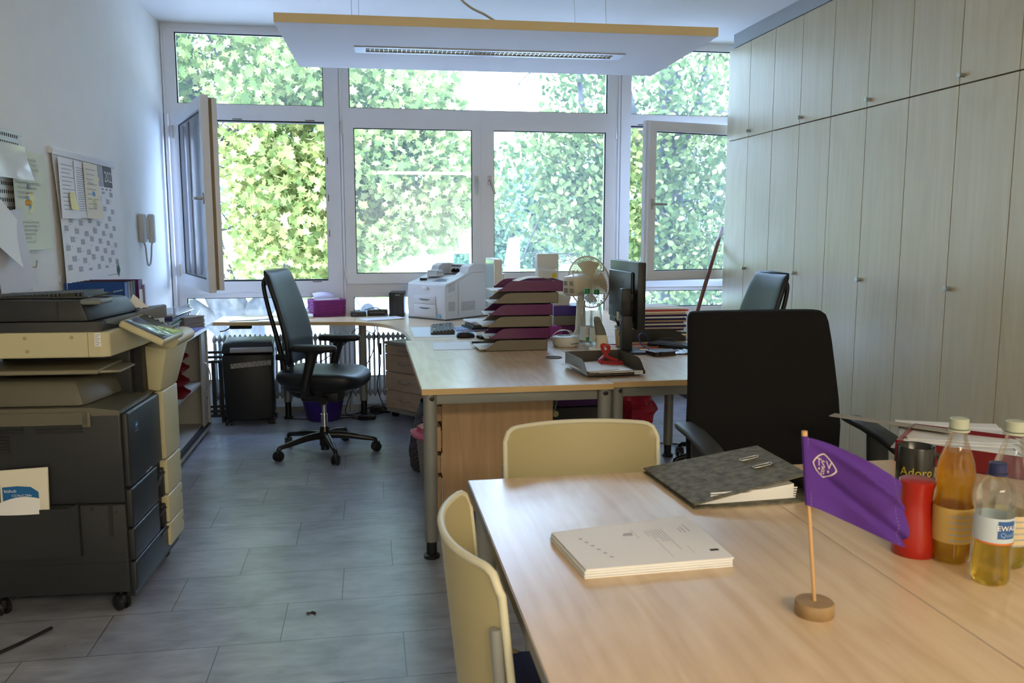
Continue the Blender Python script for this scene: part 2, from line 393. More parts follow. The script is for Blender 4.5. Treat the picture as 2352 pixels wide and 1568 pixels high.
def rect_frame(mb, x0, z0, x1, z1, w, y0, y1, mi=0, wb=None, wt=None, M=None):
    wb = w if wb is None else wb; wt = w if wt is None else wt
    mb.box(x0, y0, z0, x0 + w, y1, z1, mi, M); mb.box(x1 - w, y0, z0, x1, y1, z1, mi, M)
    mb.box(x0 + w, y0, z0, x1 - w, y1, z0 + wb, mi, M); mb.box(x0 + w, y0, z1 - wt, x1 - w, y1, z1, mi, M)
def handle(mb, x, y, z, dx, dz, M=None):
    """oval rosette and cranked lever, sticking out towards -y"""
    mb.rbox(x - .013, y - .008, z - .035, x + .013, y, z + .035, .006, 0, M)
    mb.tube([(x, y - .006, z), (x, y - .035, z), (x + dx * .25, y - .048, z + dz * .25), (x + dx, y - .045, z + dz)], [.010, .010, .010, .008], n=10, M=M)
def hinge(mb, x, z, y): mb.cyl((x, y - .012, z - .045), (x, y - .012, z + .045), .009, n=10); mb.box(x - .004, y - .012, z - .04, x + .004, y + .01, z + .04)

# fixed frames of the three bays.  opening = casement opening, glass panes set in the frame
def bay(name, X0, X1, gl, top, low, opening, solid_low=None):
    w = sempty(name)
    a = MB(); f0, f1 = YW - .01, YW + .07
    zs = [(low[0] if low else 0.74), (low[1] if low else 0.9), opening[2], opening[3], top[0], ZC]
    # posts at the bay edges, rails between the lights
    a.box(X0, f0, 0.045, gl[0], f1, ZC)
    a.box(gl[1], f0, 0.045, X1, f1, ZC)
    a.box(gl[0], f0, top[1], gl[1], f1, ZC)
    a.box(gl[0], f0, opening[3], gl[1], f1, top[0])
    a.box(gl[0], f0, low[1], gl[1], f1, opening[2])
    a.box(gl[0], f0, 0.045, gl[1], f1, low[0])
    if opening[0] > gl[0]: a.box(gl[0], f0, opening[2], opening[0], f1, opening[3])
    if opening[1] < gl[1]: a.box(opening[1], f0, opening[2], gl[1], f1, opening[3])
    # raised seams
    a.box(X0 + .004, f0 - .012, .05, X0 + .02, f0, ZC - .04); a.box(X1 - .02, f0 - .012, .05, X1 - .004, f0, ZC - .04)
    a.box(X0 + .02, f0 - .008, ZC - .035, X1 - .02, f0, ZC - .02); a.box(gl[0] - .03, f0 - .006, low[1] + .03, gl[1] + .03, f0, low[1] + .036)
    a.build('frame', FRAME, w, 0)
    g = MB(); 
    for (z0, z1) in (top, low):
        rect_frame(g, gl[0] - .004, z0 - .004, gl[1] + .004, z1 + .004, .010, YW + .012, YW + .03)
    rect_frame(g, opening[0], opening[2], opening[1], opening[3], .011, YW - .006, YW + .065)
    g.build('gasket', GASK, w, 0)
    MB().box(gl[0], YW + .02, top[0], gl[1], YW + .026, top[1]).build('upper_glass', GLASS, w, 0)
    MB().box(gl[0], YW + .02, low[0], gl[1], YW + .026, low[1]).build('lower_glass', GLASS, w, 0)
    return w

def sash(parent, w, h, loc, rz, hx, glassm, handle_at=None, hdir=(0, -.11), name='sash', flip=False, bw=.078):
    """casement leaf, local x from hinge side, y depth (0 = room side), z up"""
    e = MB(); rect_frame(e, 0, 0, w, h, bw, 0, .045)
    rect_frame(e, .014, .014, w - .014, h - .014, bw - .014, .045, .075)
    s = e.build(name, FRAME, parent, 0, loc=loc, rz=rz)
    g = MB(); rect_frame(g, bw - .004, bw - .004, w - bw + .004, h - bw + .004, .010, .018, .036); g.build('seal', GASK, s, 0)
    MB().box(bw, .022, bw, w - bw, .030, h - bw).build('pane', glassm, s, 0)
    if handle_at:
        q = MB(); handle(q, handle_at[0], 0, handle_at[1], hdir[0], hdir[1]); q.build('handle', STEEL, s, 40)
    return s

w1 = bay('window_1', XL, -.20, (-1.375, -.315), (2.33, 2.84), (.24, .885), (-1.375, -.305, 1.01, 2.215))
w2 = bay('window_2', -.20, 2.02, (-.125, 1.915), (2.325, 2.84), (.24, .88), (-.125, 1.92, 1.03, 2.20))
w3 = bay('window_3', 2.02, 3.28, (2.11, 3.20), (2.325, 2.84), (.765, .90), (2.085, 3.20, 1.01, 2.235))
# mid post of the lower lights in bay two
MB().box(.78, YW - .012, .045, 1.0, YW + .075, .90).build('post', FRAME, w2, 0)
# closed pair in the middle
sash(w2, 1.065, 1.265, (-.175, YW - .055, .985), 0, 0, GLASS, (1.02, .80), (0.0, -.115))
sash(w2, 1.065, 1.265, (.905, YW - .055, .985), 0, 0, GLASS, (.045, .80), (.035, -.105))
MB().box(.884, YW - .062, .99, .91, YW - .03, 2.245).build('rebate_cover', FRAME, w2, 0)
# left leaf swung into the room, hinge on the left
s1 = sash(w1, 1.12, 1.235, (-1.395, 6.70, 1.0), -math.radians(70), 0, GLASSO, (1.075, .60), (-.10, 0.0))
q = MB(); q.box(1.1195, .048, .02, 1.1225, .064, 1.215); 
for k in range(7): q.box(1.121, .050, .08 + k * .17, 1.126, .062, .14 + k * .17)
q.build('locking_strip', mat('dull_brass', (0.20, 0.14, 0.07), 0.45, metal=0.6), s1, 0)
e = MB(); e.box(1.106, .064, .014, 1.120, .095, 1.22); e.build('weather_lip', FRAME, s1, 0)
# right leaf ajar, hinge on the right behind the cupboards
s3 = sash(w3, 1.12, 1.24, (3.21, 6.68, 1.0), PI + math.radians(14), 0, GLASSO)
bpy.data.objects.remove(s3.children[1]) if False else None
s3.location = (3.21, 6.74, 1.0)
q = MB(); 
q.rbox(1.060, .075, .56, 1.086, .083, .64, .006); q.tube([(1.073, .08, .60), (1.073, .11, .60), (1.045, .122, .60), (.965, .120, .598)], [.010, .010, .010, .008], n=10)
q.build('handle', STEEL, s3, 40)
for w, pts in ((w1, [(-1.40, 2.12), (-1.40, 1.10)]), (w2, [(-.18, 2.17), (-.18, 1.07), (1.975, 2.17), (1.975, 1.07)])):
    h = MB()
    for x, z in pts: hinge(h, x, z, YW - .03)
    h.build('hinge', STEEL, w, 30)
h = MB()
for x, z in ((-.95, 2.222), (-.42, 2.222), (-.40, 1.003), (2.2, 2.243)): h.box(x - .035, YW - .016, z - .004, x + .035, YW - .009, z + .004)
for z in (1.35, 1.62, 1.9): h.box(-.302, YW - .016, z, -.294, YW - .009, z + .05)
h.build('striker_plate', mat('striker_grey', (0.2, 0.2, 0.2), 0.4, metal=.7), w1, 0)

# ------------------------------------------------------------------ suspended light panels
def light_panel(name, label, loc, rz, lit):
    t = thing(name, label, 'ceiling light', loc, rz, None)
    w, d, th = 2.25, 1.15, .045
    m = MB(); a0, a1, b0, b1 = .36, w - .36, .49, .645
    for (x0, x1, y0, y1) in ((0, a0, 0, d), (a1, w, 0, d), (a0, a1, 0, b0), (a0, a1, b1, d)): m.box(x0, y0, 0, x1, y1, th)
    m.box(0, 0, th - .004, w, d, th)
    m.build('panel', mat('white_acoustic_panel', (0.74, 0.74, 0.76), 0.8), t, 0)
    MB().box(-.0015, -.002, .001, w + .0015, 0, th).box(-.0015, 0, .001, 0, d, th).box(w, 0, .001, w + .0015, d, th).build('edge_band', mat('ochre_edge', (0.80, 0.64, 0.36), 0.6), t, 0)
    f = MB(); rect_frame(f, a0, b0, a1, b1, .04, .002, .0, M=None) if False else None
    f.box(a0, b0, -.006, a0 + .06, b1, .004); f.box(a1 - .06, b0, -.006, a1, b1, .004); f.box(a0 + .06, b0, -.006, a1 - .06, b0 + .028, .004); f.box(a0 + .06, b1 - .028, -.006, a1 - .06, b1, .004)
    f.build('louvre_frame', mat('satin_grey_frame', (0.48, 0.49, 0.52), 0.4, metal=.3), t, 0)
    l = MB(); n = 56
    for k in range(n + 1):
        x = a0 + .06 + (a1 - a0 - .12) * k / n; l.box(x - .001, b0 + .028, -.003, x + .001, b1 - .028, .034)
    l.box(a0 + .06, (b0 + b1) / 2 - .002, -.003, a1 - .06, (b0 + b1) / 2 + .002, .034)
    l.build('louvre', mat('louvre_metal', (0.80, 0.76, 0.62), 0.25, metal=.9), t, 0)
    MB().box(a0 + .06, b0 + .028, .035, a1 - .06, b1 - .028, .04).build('reflector', mat('warm_reflector', (0.45, 0.36, 0.24), 0.3, metal=.5), t, 0)
    if lit:
        tb = MB(); tb.cyl((a0 + .1, (b0 + b1) / 2 - .03, .018), (a1 - .1, (b0 + b1) / 2 - .03, .018), .008, n=12)
        tb.build('fluorescent_tube', mat('lit_tube', (1, 1, 1), 0.5, emis=((1.0, 0.84, 0.58), 3.0)), t, 30)
    zc = ZC - loc[2]
    for x, y in ((.37, .03), (.37, d - .06), (1.66, .03), (1.72, d - .12)):
        MB().cyl((x, y, th), (x + (.0 if x < 1 else -.02), y, zc), .0012, n=6).build('wire', STEEL, t, 0)
    return t
lp = light_panel('suspended_light', 'white rectangular acoustic panel light hanging by wires in front of the windows', (-.43, 4.40, 2.40), -.028, False)
MB().tube([(1.13, .09, .04), (1.05, .14, .10), (.93, .24, .20), (.72, .38, .50)], .006, n=8, sub=8).build('power_cable', mat('cream_cable', (0.75, 0.72, 0.60), 0.5), lp, 60)
lp2 = light_panel('suspended_light', 'second acoustic panel light switched on over the front of the room', (.0, -2.2, 2.40), 0, True)
def lamp_area(name, loc, sx, sy, power, col, rot=(0, 0, 0)):
    l = bpy.data.lights.new(name, 'AREA'); l.shape = 'RECTANGLE'; l.size = sx; l.size_y = sy; l.energy = power; l.color = col
    o = bpy.data.objects.new(name, l); COL.objects.link(o); o.location = loc; o.rotation_euler = rot; return o
lamp_area('panel_lamp', (1.12, -1.63, 2.385), 1.9, .8, 66, (1.0, .84, .58))

# ------------------------------------------------------------------ wardrobe wall on the right
XF = 2.835; DW = .388; Y0 = 6.514; ZS = 2.094; ZT = 2.797
far_names = ['nearest the window', 'second from the window', 'third from the window', 'fourth from the window', 'fifth from the window', 'sixth from the window']
def knob(parent, x, y, z):
    k = MB(); k.cyl((x, y, z), (x - .022, y, z), .0105, n=20); k.cyl((x - .022, y, z), (x - .031, y, z), .013, .013, n=20); k.cyl((x - .031, y, z), (x - .033, y, z), .008, .006, n=14)
    return k.build('knob', STEEL, parent, 40)
for i in range(6):
    ya, yb = Y0 - 2 * DW * i, Y0 - 2 * DW * (i + 1)
    for up in (0, 1):
        z0, z1 = (ZS, ZT) if up else (.0, ZS)
        ct = thing('upper_cupboard' if up else 'tall_wardrobe', ('pale maple upper cupboard, ' if up else 'pale maple tall wardrobe, ') + far_names[i], 'cupboard' if up else 'wardrobe', (0, 0, 0), 0, 'upper cupboards along the right wall' if up else 'tall wardrobes along the right wall')
        b = MB(); b.box(XF + .02, yb + .0005, z0 + .001, XR - .01, ya - .0005, z1 - .001)
        b.build('carcass', CABW if i == 0 else GAPM, ct, 0)
        for k in range(2):
            y1 = ya - DW * k; y0 = y1 - DW
            d = MB(); d.box(XF, y0 + .0030, z0 + (.005 if up else .06), XF + .019, y1 - .0030, z1 - .003)
            dd = d.build('door', CABW, ct, 0)
            if k == 1: knob(dd, XF, y1 - .028, z0 + .042 if up else 1.112)
# ------------------------------------------------------------------ desks
TZ = .745
def tube_leg(parent, x, y, ztop, r=.029, foot=True, zf=.075):
    l = MB(); l.cyl((x, y, zf), (x, y, ztop), r, n=28)
    o = l.build('leg', GREYM, parent, 40)
    f = MB(); f.cyl((x, y, .012), (x, y, zf + .02), r * .78, n=24); f.lathe([(r * 1.15, 0), (r * 1.2, .004), (r * 1.2, .012), (r * .8, .018)], (x, y, 0), 28); f.build('foot', BLK, o, 40)
    return o
def beam(parent, x0, x1, y, z0, z1, t=.02):
    MB().rbox(min(x0, x1), y - t / 2, z0, max(x0, x1), y + t / 2, z1, .003).build('beam', GREYM, parent, 30)
def beamy(parent, y0, y1, x, z0, z1, t=.02):
    MB().rbox(x - t / 2, y0, z0, x + t / 2, y1, z1, .003).build('beam', GREYM, parent, 30)
def bolt(parent, x, y, z):
    b = MB(); b.lathe([(0, .004), (.006, .004), (.011, .002), (.012, 0)], (0, 0, 0), 16, M=fr((x, y, z), (1, 0, 0), (0, 0, 1), (0, -1, 0))); b.build('bolt_cap', BLK, parent, 40)

def straight_desk(label, x0, x1, y0, y1, legs):
    t = thing('desk', label, 'desk', ((x0 + x1) / 2, y0, 0))
    cx = (x0 + x1) / 2
    a, b = x0 - cx, x1 - cx; L_ = y1 - y0
    MB().rbox(a, 0.001, TZ - .025, b, L_, TZ, .0012, seg=1).build('tabletop', BEECH, t, 0)
    MB().box(a, -.0015, TZ - .0245, b, .0008, TZ - .0006).box(a - .0015, 0, TZ - .0245, a, L_, TZ - .0006).box(b, 0, TZ - .0245, b + .0008, L_, TZ - .0006).build('edge_band', EDGE, t, 0)
    for (lx, ly) in legs: tube_leg(t, lx - cx, ly - y0, TZ - .026)
    beam(t, a + .06, b - .06, .052, TZ - .075, TZ - .026); beam(t, a + .06, b - .06, L_ - .06, TZ - .075, TZ - .026)
    beamy(t, .06, L_ - .05, a + .035, TZ - .075, TZ - .026); beamy(t, .06, L_ - .05, b - .035, TZ - .075, TZ - .026)
    for x in (a + .04, b - .03): bolt(t, x, .020 if x < 0 else .020, TZ - .045)
    return t
dA = straight_desk('long maple desk with grey tube legs in the middle, left of the joint', .205, 1.028, 3.462, 5.04, [(.240, 3.508), (1.0, 3.508)])
dB = straight_desk('maple desk behind the black office chair, right of the joint', 1.032, 1.86, 3.500, 5.04, [(1.065, 3.545), (1.815, 4.92)])

# cable grommet
gm = MB(); gm.lathe([(.036, .0005), (.043, .002), (.044, .0035), (.036, .0035), (.034, .001), (0, .001)], (0, 0, 0), 32)
o = gm.build('cable_grommet', mat('olive_grommet', (0.10, 0.085, 0.045), 0.7), None, 40, loc=(.933, 4.235, TZ)); tag(o, 'round olive cable grommet set in the left desk top', 'cable outlet')

def corner_desk(label, sx, ox):
    """curved corner top; local x mirrored by sx about ox"""
    t = thing('corner_desk', label, 'desk', (ox, 5.9, 0))
    P = [(-1.138, 6.145)]
    for k in range(17):
        a = k / 16; p0, p1, p2, p3 = (-1.138, 6.145), (-.90, 6.03), (-.79, 5.80), (-.790, 5.045)
        P.append(tuple(((1 - a) ** 3) * p0[i] + 3 * (1 - a) ** 2 * a * p1[i] + 3 * (1 - a) * a * a * p2[i] + a ** 3 * p3[i] for i in (0, 1)))
    P += [(-.002, 5.045), (-.002, 6.73), (-1.138, 6.73)]
    P = [(sx * x, y - 5.9) for x, y in P]
    if sx > 0: P = P
    MB().prism(P, TZ - .025, TZ).build('tabletop', BEECHX, t, 0)
    e = MB(); c = [(x, y) for x, y in P[:18]]
    for k in range(17):
        (x0, y0), (x1, y1) = c[k], c[k + 1]; d = Vector((x1 - x0, y1 - y0, 0)).normalized(); n_ = Vector((-d.y, d.x, 0)) * (-.0012 * sx)
        e.add([(x0, y0, TZ - .025), (x1, y1, TZ - .025), (x1, y1, TZ - .0005), (x0, y0, TZ - .0005), (x0 + n_.x, y0 + n_.y, TZ - .0245), (x1 + n_.x, y1 + n_.y, TZ - .0245), (x1 + n_.x, y1 + n_.y, TZ - .0005), (x0 + n_.x, y0 + n_.y, TZ - .0005)],
              [(4, 5, 6, 7), (0, 1, 5, 4), (3, 2, 6, 7), (0, 3, 7, 4), (1, 2, 6, 5)])
    e.build('edge_band', EDGE, t, 0)
    tube_leg(t, sx * -1.09, 6.36 - 5.9, TZ - .026, zf=.13); tube_leg(t, sx * -.03 - (.0 if sx > 0 else .0), 6.6 - 5.9, TZ - .026)
    return t
corner_desk('curved corner desk carrying the printer, left half by the window', 1, 1.030)
corner_desk('curved corner desk carrying the pile of folders, right half by the window', -1, 1.032)
t = thing('window_desk', 'narrow maple desk top under the open left window', 'desk', (-.62, 6.3, 0))
P = [(-.495, .001), (.51, -.148), (.51, .43), (-.495, .43)]
MB().prism(P, TZ - .025, TZ).build('tabletop', BEECHX, t, 0)
MB().add([(-.495, .001, TZ - .0245), (.51, -.148, TZ - .0245), (.51, -.148, TZ - .0006), (-.495, .001, TZ - .0006), (-.4952, -.0005, TZ - .0245), (.5098, -.1495, TZ - .0245), (.5098, -.1495, TZ - .0006), (-.4952, -.0005, TZ - .0006)], [(4, 5, 6, 7), (0, 1, 5, 4), (3, 2, 6, 7)]).build('edge_band', EDGE, t, 0)
tube_leg(t, .0, .10, TZ - .026, zf=.13)
MB().rbox(-.40, .10, TZ - .065, -.24, .3, TZ - .026, .01).tube([(-.38, .12, TZ - .04), (-.42, .08, TZ - .07), (-.46, .06, TZ - .075)], .004).build('crank_bracket', BLK, t, 40)

# meeting table, two tops side by side
def meet_table(label, x0, x1, y0, y1, legs):
    t = thing('meeting_table', label, 'table', (x0, y0, 0))
    w, l = x1 - x0, y1 - y0
    MB().rbox(0.001, 0, TZ - .025, w, l - .001, TZ, .0015, seg=1).build('tabletop', BEECH, t, 0)
    MB().box(-.001, 0, TZ - .0245, .0008, l, TZ - .001).box(0, l - .0008, TZ - .0245, w, l + .001, TZ - .001).build('edge_band', mat('grey_edge_band', (0.20, 0.18, 0.15), 0.5), t, 0)
    for (x, y) in legs: tube_leg(t, x - x0, y - y0, TZ - .026, .027)
    beamy(t, .06, l - .06, .035, TZ - .07, TZ - .026); beam(t, .06, w - .06, l - .045, TZ - .07, TZ - .026)
    return t
meet_table('maple meeting table in the foreground with papers on it, left half', .245, .960, .55, 2.155, [(.285, 2.10), (.285, .62), (.92, 2.1)])
meet_table('maple meeting table in the foreground with bottles on it, right half', .9608, 2.30, .55, 2.155, [(1.0, .62), (2.26, 2.1)])

# ------------------------------------------------------------------ drawer pedestals
def drawer_front(parent, M, w, z0, z1, hz=True, m=PEDF):
    d = MB(); d.box(0, -.018, z0, w, 0, z1, 0, M); dr = d.build('drawer', m, parent, 0)
    if hz:
        h = MB(); zc = (z0 + z1) / 2; c = w / 2
        h.tube([(c - .055, -.018, zc + .004), (c - .05, -.03, zc + .002), (c, -.040, zc - .004), (c + .05, -.03, zc + .002), (c + .055, -.018, zc + .004)], .0045, n=8, sub=5, M=M)
        h.build('handle', STEEL, dr, 60)
    return dr
def caster(parent, x, y, r=.025, name='caster', m=BLK, rz=0.0, z0=None):
    c = MB(); M = T(x, y, 0, rz)
    for s_ in (-1, 1): c.lathe([(0, .011), (r * .75, .011), (r * .95, .008), (r, .002), (r, -.004), (r * .7, -.006), (0, -.006)], (0, 0, 0), 24, M=M @ fr((s_ * .012, 0, r), (0, 1, 0), (0, 0, 1), (s_, 0, 0)))
    c.rbox(-.010, -r * .8, r * .9, .010, r * .9, r * 2.05, .006, 0, M); c.cyl((0, 0, r * 2), (0, 0, r * 2 + .025), .006, M=M)
    return c.build(name, m, parent, 40)
# tall one under the corner desk
dv = Vector((.186, -.225, 0)).normalized(); nv = Vector((-dv.y, dv.x, 0))
t = thing('drawer_pedestal', 'wooden mobile drawer unit with four handles under the curved corner desk', 'drawer unit', (.118, 6.352, 0), math.atan2(dv.y, dv.x))
MB().rbox(0, .001, .075, .42, .55, .555, .002).build('carcass', mat('grey_beige_carcass', (0.42, 0.39, 0.33), 0.5), t, 0)
MB().rbox(-.004, -.022, .555, .424, .56, .578, .006).build('top_board', mat('grey_beige_trim', (0.36, 0.34, 0.29), 0.45), t, 30)
MB().rbox(.004, -.019, .045, .416, .55, .074, .004).build('plinth', MATS['grey_beige_trim'], t, 30)
Mi = Matrix.Identity(4)
for z0, z1 in ((.486, .552), (.355, .482), (.217, .351), (.079, .213)): drawer_front(t, Mi, .42, z0, z1)
for x, y in ((.04, .04), (.38, .04), (.04, .5), (.38, .5)): caster(t, x, y, .022)
# brown one under the desk, drawers staggered open towards the aisle
t = thing('drawer_pedestal', 'brown wooden drawer unit under the desk seen from its side, drawers partly open', 'drawer unit', (.32, 3.87, 0))
MB().rbox(0, 0, .07, .53, .42, .62, .0015, seg=1).build('carcass', PEDW, t, 0)
M_ = fr((0, .42, 0), (0, -1, 0), (0, 0, 1), (0, 0, 0)) if False else Matrix(((0, 1, 0, 0), (-1, 0, 0, .42), (0, 0, 1, 0), (0, 0, 0, 1)))
for z0, z1, off in ((.50, .60, .022), (.37, .485, .006), (.25, .365, .022), (.085, .245, .006)):
    d = MB(); d.box(-.018 - off, .004, z0, -off, .416, z1); d.box(-off, .02, z0 + .01, .2, .40, z1 - .02); d.build('drawer', [PEDW], t, 0)
m_ = MB(); m_.box(-.004, .002, .255, -.0005, .01, .36); m_.box(-.004, .002, .09, -.0005, .01, .24); m_.build('metal_runner', mat('light_runner', (0.6, 0.6, 0.6), 0.4), t, 0)
for x, y in ((.03, .03), (.50, .03), (.03, .39), (.50, .39)): caster(t, x, y, .024)

# ------------------------------------------------------------------ tambour sideboard along the left wall
SBX = -1.12
SIDE = mat('pale_grey_laminate', (0.40, 0.39, 0.36), 0.5); 
t = thing('sideboard', 'grey sideboard with open tambour doors behind the copier along the left wall', 'cabinet', (SBX, 3.95, 0))
w0 = XL - SBX + .01; L_ = 2.16
MB().rbox(w0, 0, .715, .003, L_ + .195, TZ, .002, seg=1).build('top', mat('light_grey_top', (0.52, 0.51, 0.48), 0.4), t, 0)
c = MB(); c.box(w0, 0, .03, -.01, .02, .715); c.box(w0, L_ - .02, .03, -.002, L_, .715); c.box(w0, 0, .03, w0 + .01, L_, .715); c.box(w0, 1.15, .03, -.03, 1.17, .715)
c.box(w0, 0, .03, .0, L_, .055); c.build('carcass', SIDE, t, 0)
MB().box(w0 + .01, .02, .355, -.03, L_ - .12, .375).build('shelf', SIDE, t, 0)
MB().box(-.045, .02, .055, -.0, L_ - .02, .0575).box(-.02, .02, .058, -.012, L_ - .02, .066).build('track', GASK, t, 0)
for y0, nm in ((L_ - .16, 'tambour_door'), (.9, 'tambour_door')):
    tb = MB()
    for k in range(5): tb.rbox(-.030, y0 + k * .026, .06, -.014, y0 + k * .026 + .025, .71, .003)
    o = tb.build(nm, mat('tambour_grey', (0.34, 0.33, 0.30), 0.5), t, 30)
    h = MB(); h.tube([(-.014, y0 + .03, .50), (.012, y0 + .03, .485), (.030, y0 + .03, .40), (.012, y0 + .03, .315), (-.014, y0 + .03, .30)], .005, n=8, sub=5); h.build('handle', STEEL, o, 60)
    lk = MB(); lk.cyl((-.014, y0 + .07, .25), (-.004, y0 + .07, .25), .009, n=14); lk.build('lock', CHROME, o, 40)
MB().box(w0 + .02, .0, 0, -.04, L_, .03).build('plinth', BLK, t, 0)

def letter_tray(parent_or_none, name, m, w=.255, d=.33, h=.062, loc=(0, 0, 0), rz=0, t=.002, front=True):
    """open tray, opening towards -y; low lip at the front, side walls curve down to it"""
    b = MB(); b.box(0, 0, 0, w, d, t)
    b.box(0, d - t, 0, w, d, h)
    pr = [(0, 0), (d, 0), (d, h), (.085, h), (.065, h * .93), (.045, h * .72), (.02, h * .36), (0, .012)]
    b.prism(pr, 0, t, ax='x'); b.prism(pr, w - t, w, ax='x')
    b.box(0, 0, 0, w * .2, t, .014); b.box(w * .8, 0, 0, w, t, .014)
    return b.build(name, m, parent_or_none, 0, loc=loc, rz=rz)
for k in range(4):
    o = letter_tray(None, 'letter_tray', DRED, .24, .30, .055, loc=(SBX - .02, 5.34, .375 + k * .073 + (.012 if k > 1 else 0)), rz=PI / 2)
    tag(o, ['dark red letter tray inside the sideboard, bottom of the stack', 'dark red letter tray inside the sideboard, second from the bottom', 'dark red letter tray inside the sideboard, second from the top', 'dark red letter tray inside the sideboard, top of the stack'][k], 'letter tray', 'dark red letter trays inside the sideboard')
# ------------------------------------------------------------------ chairs
def sup(cx, cy, z, sx, sy, e=3.2, n=36, tilt=0.0):
    r = []
    for k in range(n):
        t = 2 * PI * k / n; c, s_ = math.cos(t), math.sin(t)
        x = math.copysign(abs(c) ** (2 / e), c) * sx; y = math.copysign(abs(s_) ** (2 / e), s_) * sy
        r.append((cx + x, cy + y, z + tilt * x))
    return r
def star_base(t, ang0, R_=.30, hub=.06):
    b = MB(); b.lathe([(.03, .045), (.034, .05), (.036, .13), (.030, .15), (.026, .17)], (0, 0, 0), 24); b.cyl((0, 0, .02), (0, 0, .06), .028)
    for k in range(5):
        a = math.radians(ang0 + 72 * k); c, s_ = math.cos(a), math.sin(a)
        Mx = Matrix.Rotation(a, 4, 'Z')
        b.tube([(.02, 0, .115), (.12, 0, .112), (.24, 0, .092), (R_, 0, .082), (R_ + .018, 0, .070), (R_ + .020, 0, .055)], [.026, .022, .017, .014, .012, .011], n=10, M=Mx, sub=3)
    b.build('star_base', BLKS, t, 50)
    for k in range(5):
        a = math.radians(ang0 + 72 * k); caster(t, (R_ + .02) * math.cos(a), (R_ + .02) * math.sin(a), .031, 'caster', BLK, rz=a + 1.0 + k)
    MB().cyl((0, 0, .15), (0, 0, .25), .022, n=20).cyl((0, 0, .24), (0, 0, .40), .0145, n=20).build('gas_column', CHROME, t, 40)

def task_chair(label, loc, rz, ang0):
    t = thing('office_chair', label, 'office chair', loc, rz)
    star_base(t, ang0)
    s_ = MB(); rg = []
    for z, f in ((-.045, .80), (-.035, .93), (-.01, .985), (.015, 1.0), (.035, .985), (.048, .93), (.054, .80), (.055, .5)):
        ring = sup(.0, 0, 0, .27 * f, .24 * f, 4.0)
        rg.append([(x + .01, y, .49 + z + (.012 * math.cos(y / .235 * 1.4)) * 0 - .022 * max(0, (x - .12) / .15) ** 2 - (.012 * (1 - (abs(y) / .235) ** 2) if z > .02 else 0) + .010 * (1 if x < -.18 else 0)) for x, y, _ in ring])
    s_.rings(rg); s_.build('seat', BLKL, t, 60)
    u = MB(); u.rings([sup(.0, 0, .445, .24, .20), sup(-.01, 0, .425, .22, .19), sup(-.02, 0, .400, .14, .12)]); u.rbox(-.13, -.07, .335, .12, .07, .41, .02)
    u.cyl((.04, -.13, .36), (.04, .12, .36), .016); u.cyl((.04, -.15, .36), (.04, -.11, .36), .024, .028); u.build('mechanism', BLK, t, 40)
    # back pad: rows from bottom to top
    prof = [(.585, -.125, .185), (.60, -.118, .200), (.66, -.115, .222), (.74, -.122, .230), (.84, -.145, .228), (.95, -.175, .220), (1.06, -.212, .210), (1.13, -.238, .200), (1.155, -.248, .190)]
    th = .052; rg = []
    for i, (z, x, hw) in enumerate(prof):
        e_ = .55 if i in (0, len(prof) - 1) else 1.0
        ring = []
        for k in range(28):
            a = 2 * PI * k / 28; c, q = math.cos(a), math.sin(a)
            lx = math.copysign(abs(c) ** .6, c) * th / 2 * e_; ly = math.copysign(abs(q) ** .45, q) * hw
            ring.append((x - th / 2 + lx - .03 * (1 - (ly / .23) ** 2) * .6, ly, z + (.012 if i == len(prof) - 1 else 0) * (c * -.5)))
        rg.append(ring)
    MB().rings(rg).build('backrest', BLKL, t, 60)
    f = MB()
    for sg in (-1, 1):
        f.tube([(-.278, sg * .05, 1.07), (-.300, sg * .075, 1.115), (-.325, sg * .09, 1.09), (-.325, sg * .09, 1.03), (-.30, sg * .085, .90), (-.262, sg * .075, .74), (-.235, sg * .065, .60), (-.215, sg * .055, .46), (-.16, sg * .05, .385), (-.06, sg * .05, .375)], [.011, .012, .013, .013, .013, .015, .019, .021, .022, .022], n=10, sub=5)
    f.tube([(-.325, -.09, 1.07), (-.330, 0, 1.075), (-.325, .09, 1.07)], .012, n=10)
    f.rbox(-.27, -.10, .60, -.14, .10, .64, .01); f.build('back_frame', BLK, t, 60)
    for sg in (-1, 1):
        y = sg * .262; a = MB()
        a.rings([sup(.03, y, .682, .120, .030, 3, 28), sup(.03, y, .688, .136, .040, 3, 28), sup(.03, y, .703, .141, .044, 3, 28), sup(.03, y, .716, .138, .042, 3, 28), sup(.03, y, .722, .122, .032, 3, 28)])
        a.tube([(.03, y, .69), (.02, y, .66), (-.005, y, .56), (-.03, y, .455), (-.03, y - sg * .03, .415), (-.03, y - sg * .12, .405)], [.040, .033, .028, .028, .026, .022], n=12, sub=4, flat=1.0)
        a.tube([(-.03, y, .69), (.01, y, .675), (.09, y, .69)], .018, n=8, flat=.8)
        a.build('armrest', BLK, t, 60)
    return t
ch1 = task_chair('black office chair standing free in the aisle, seen from its left side', (-.300, 5.36, 0), -math.radians(15), 299)
ch2 = dup(ch1, 'black office chair turned left in front of the wardrobes, only its top visible', (2.04, 4.62, 0), PI)

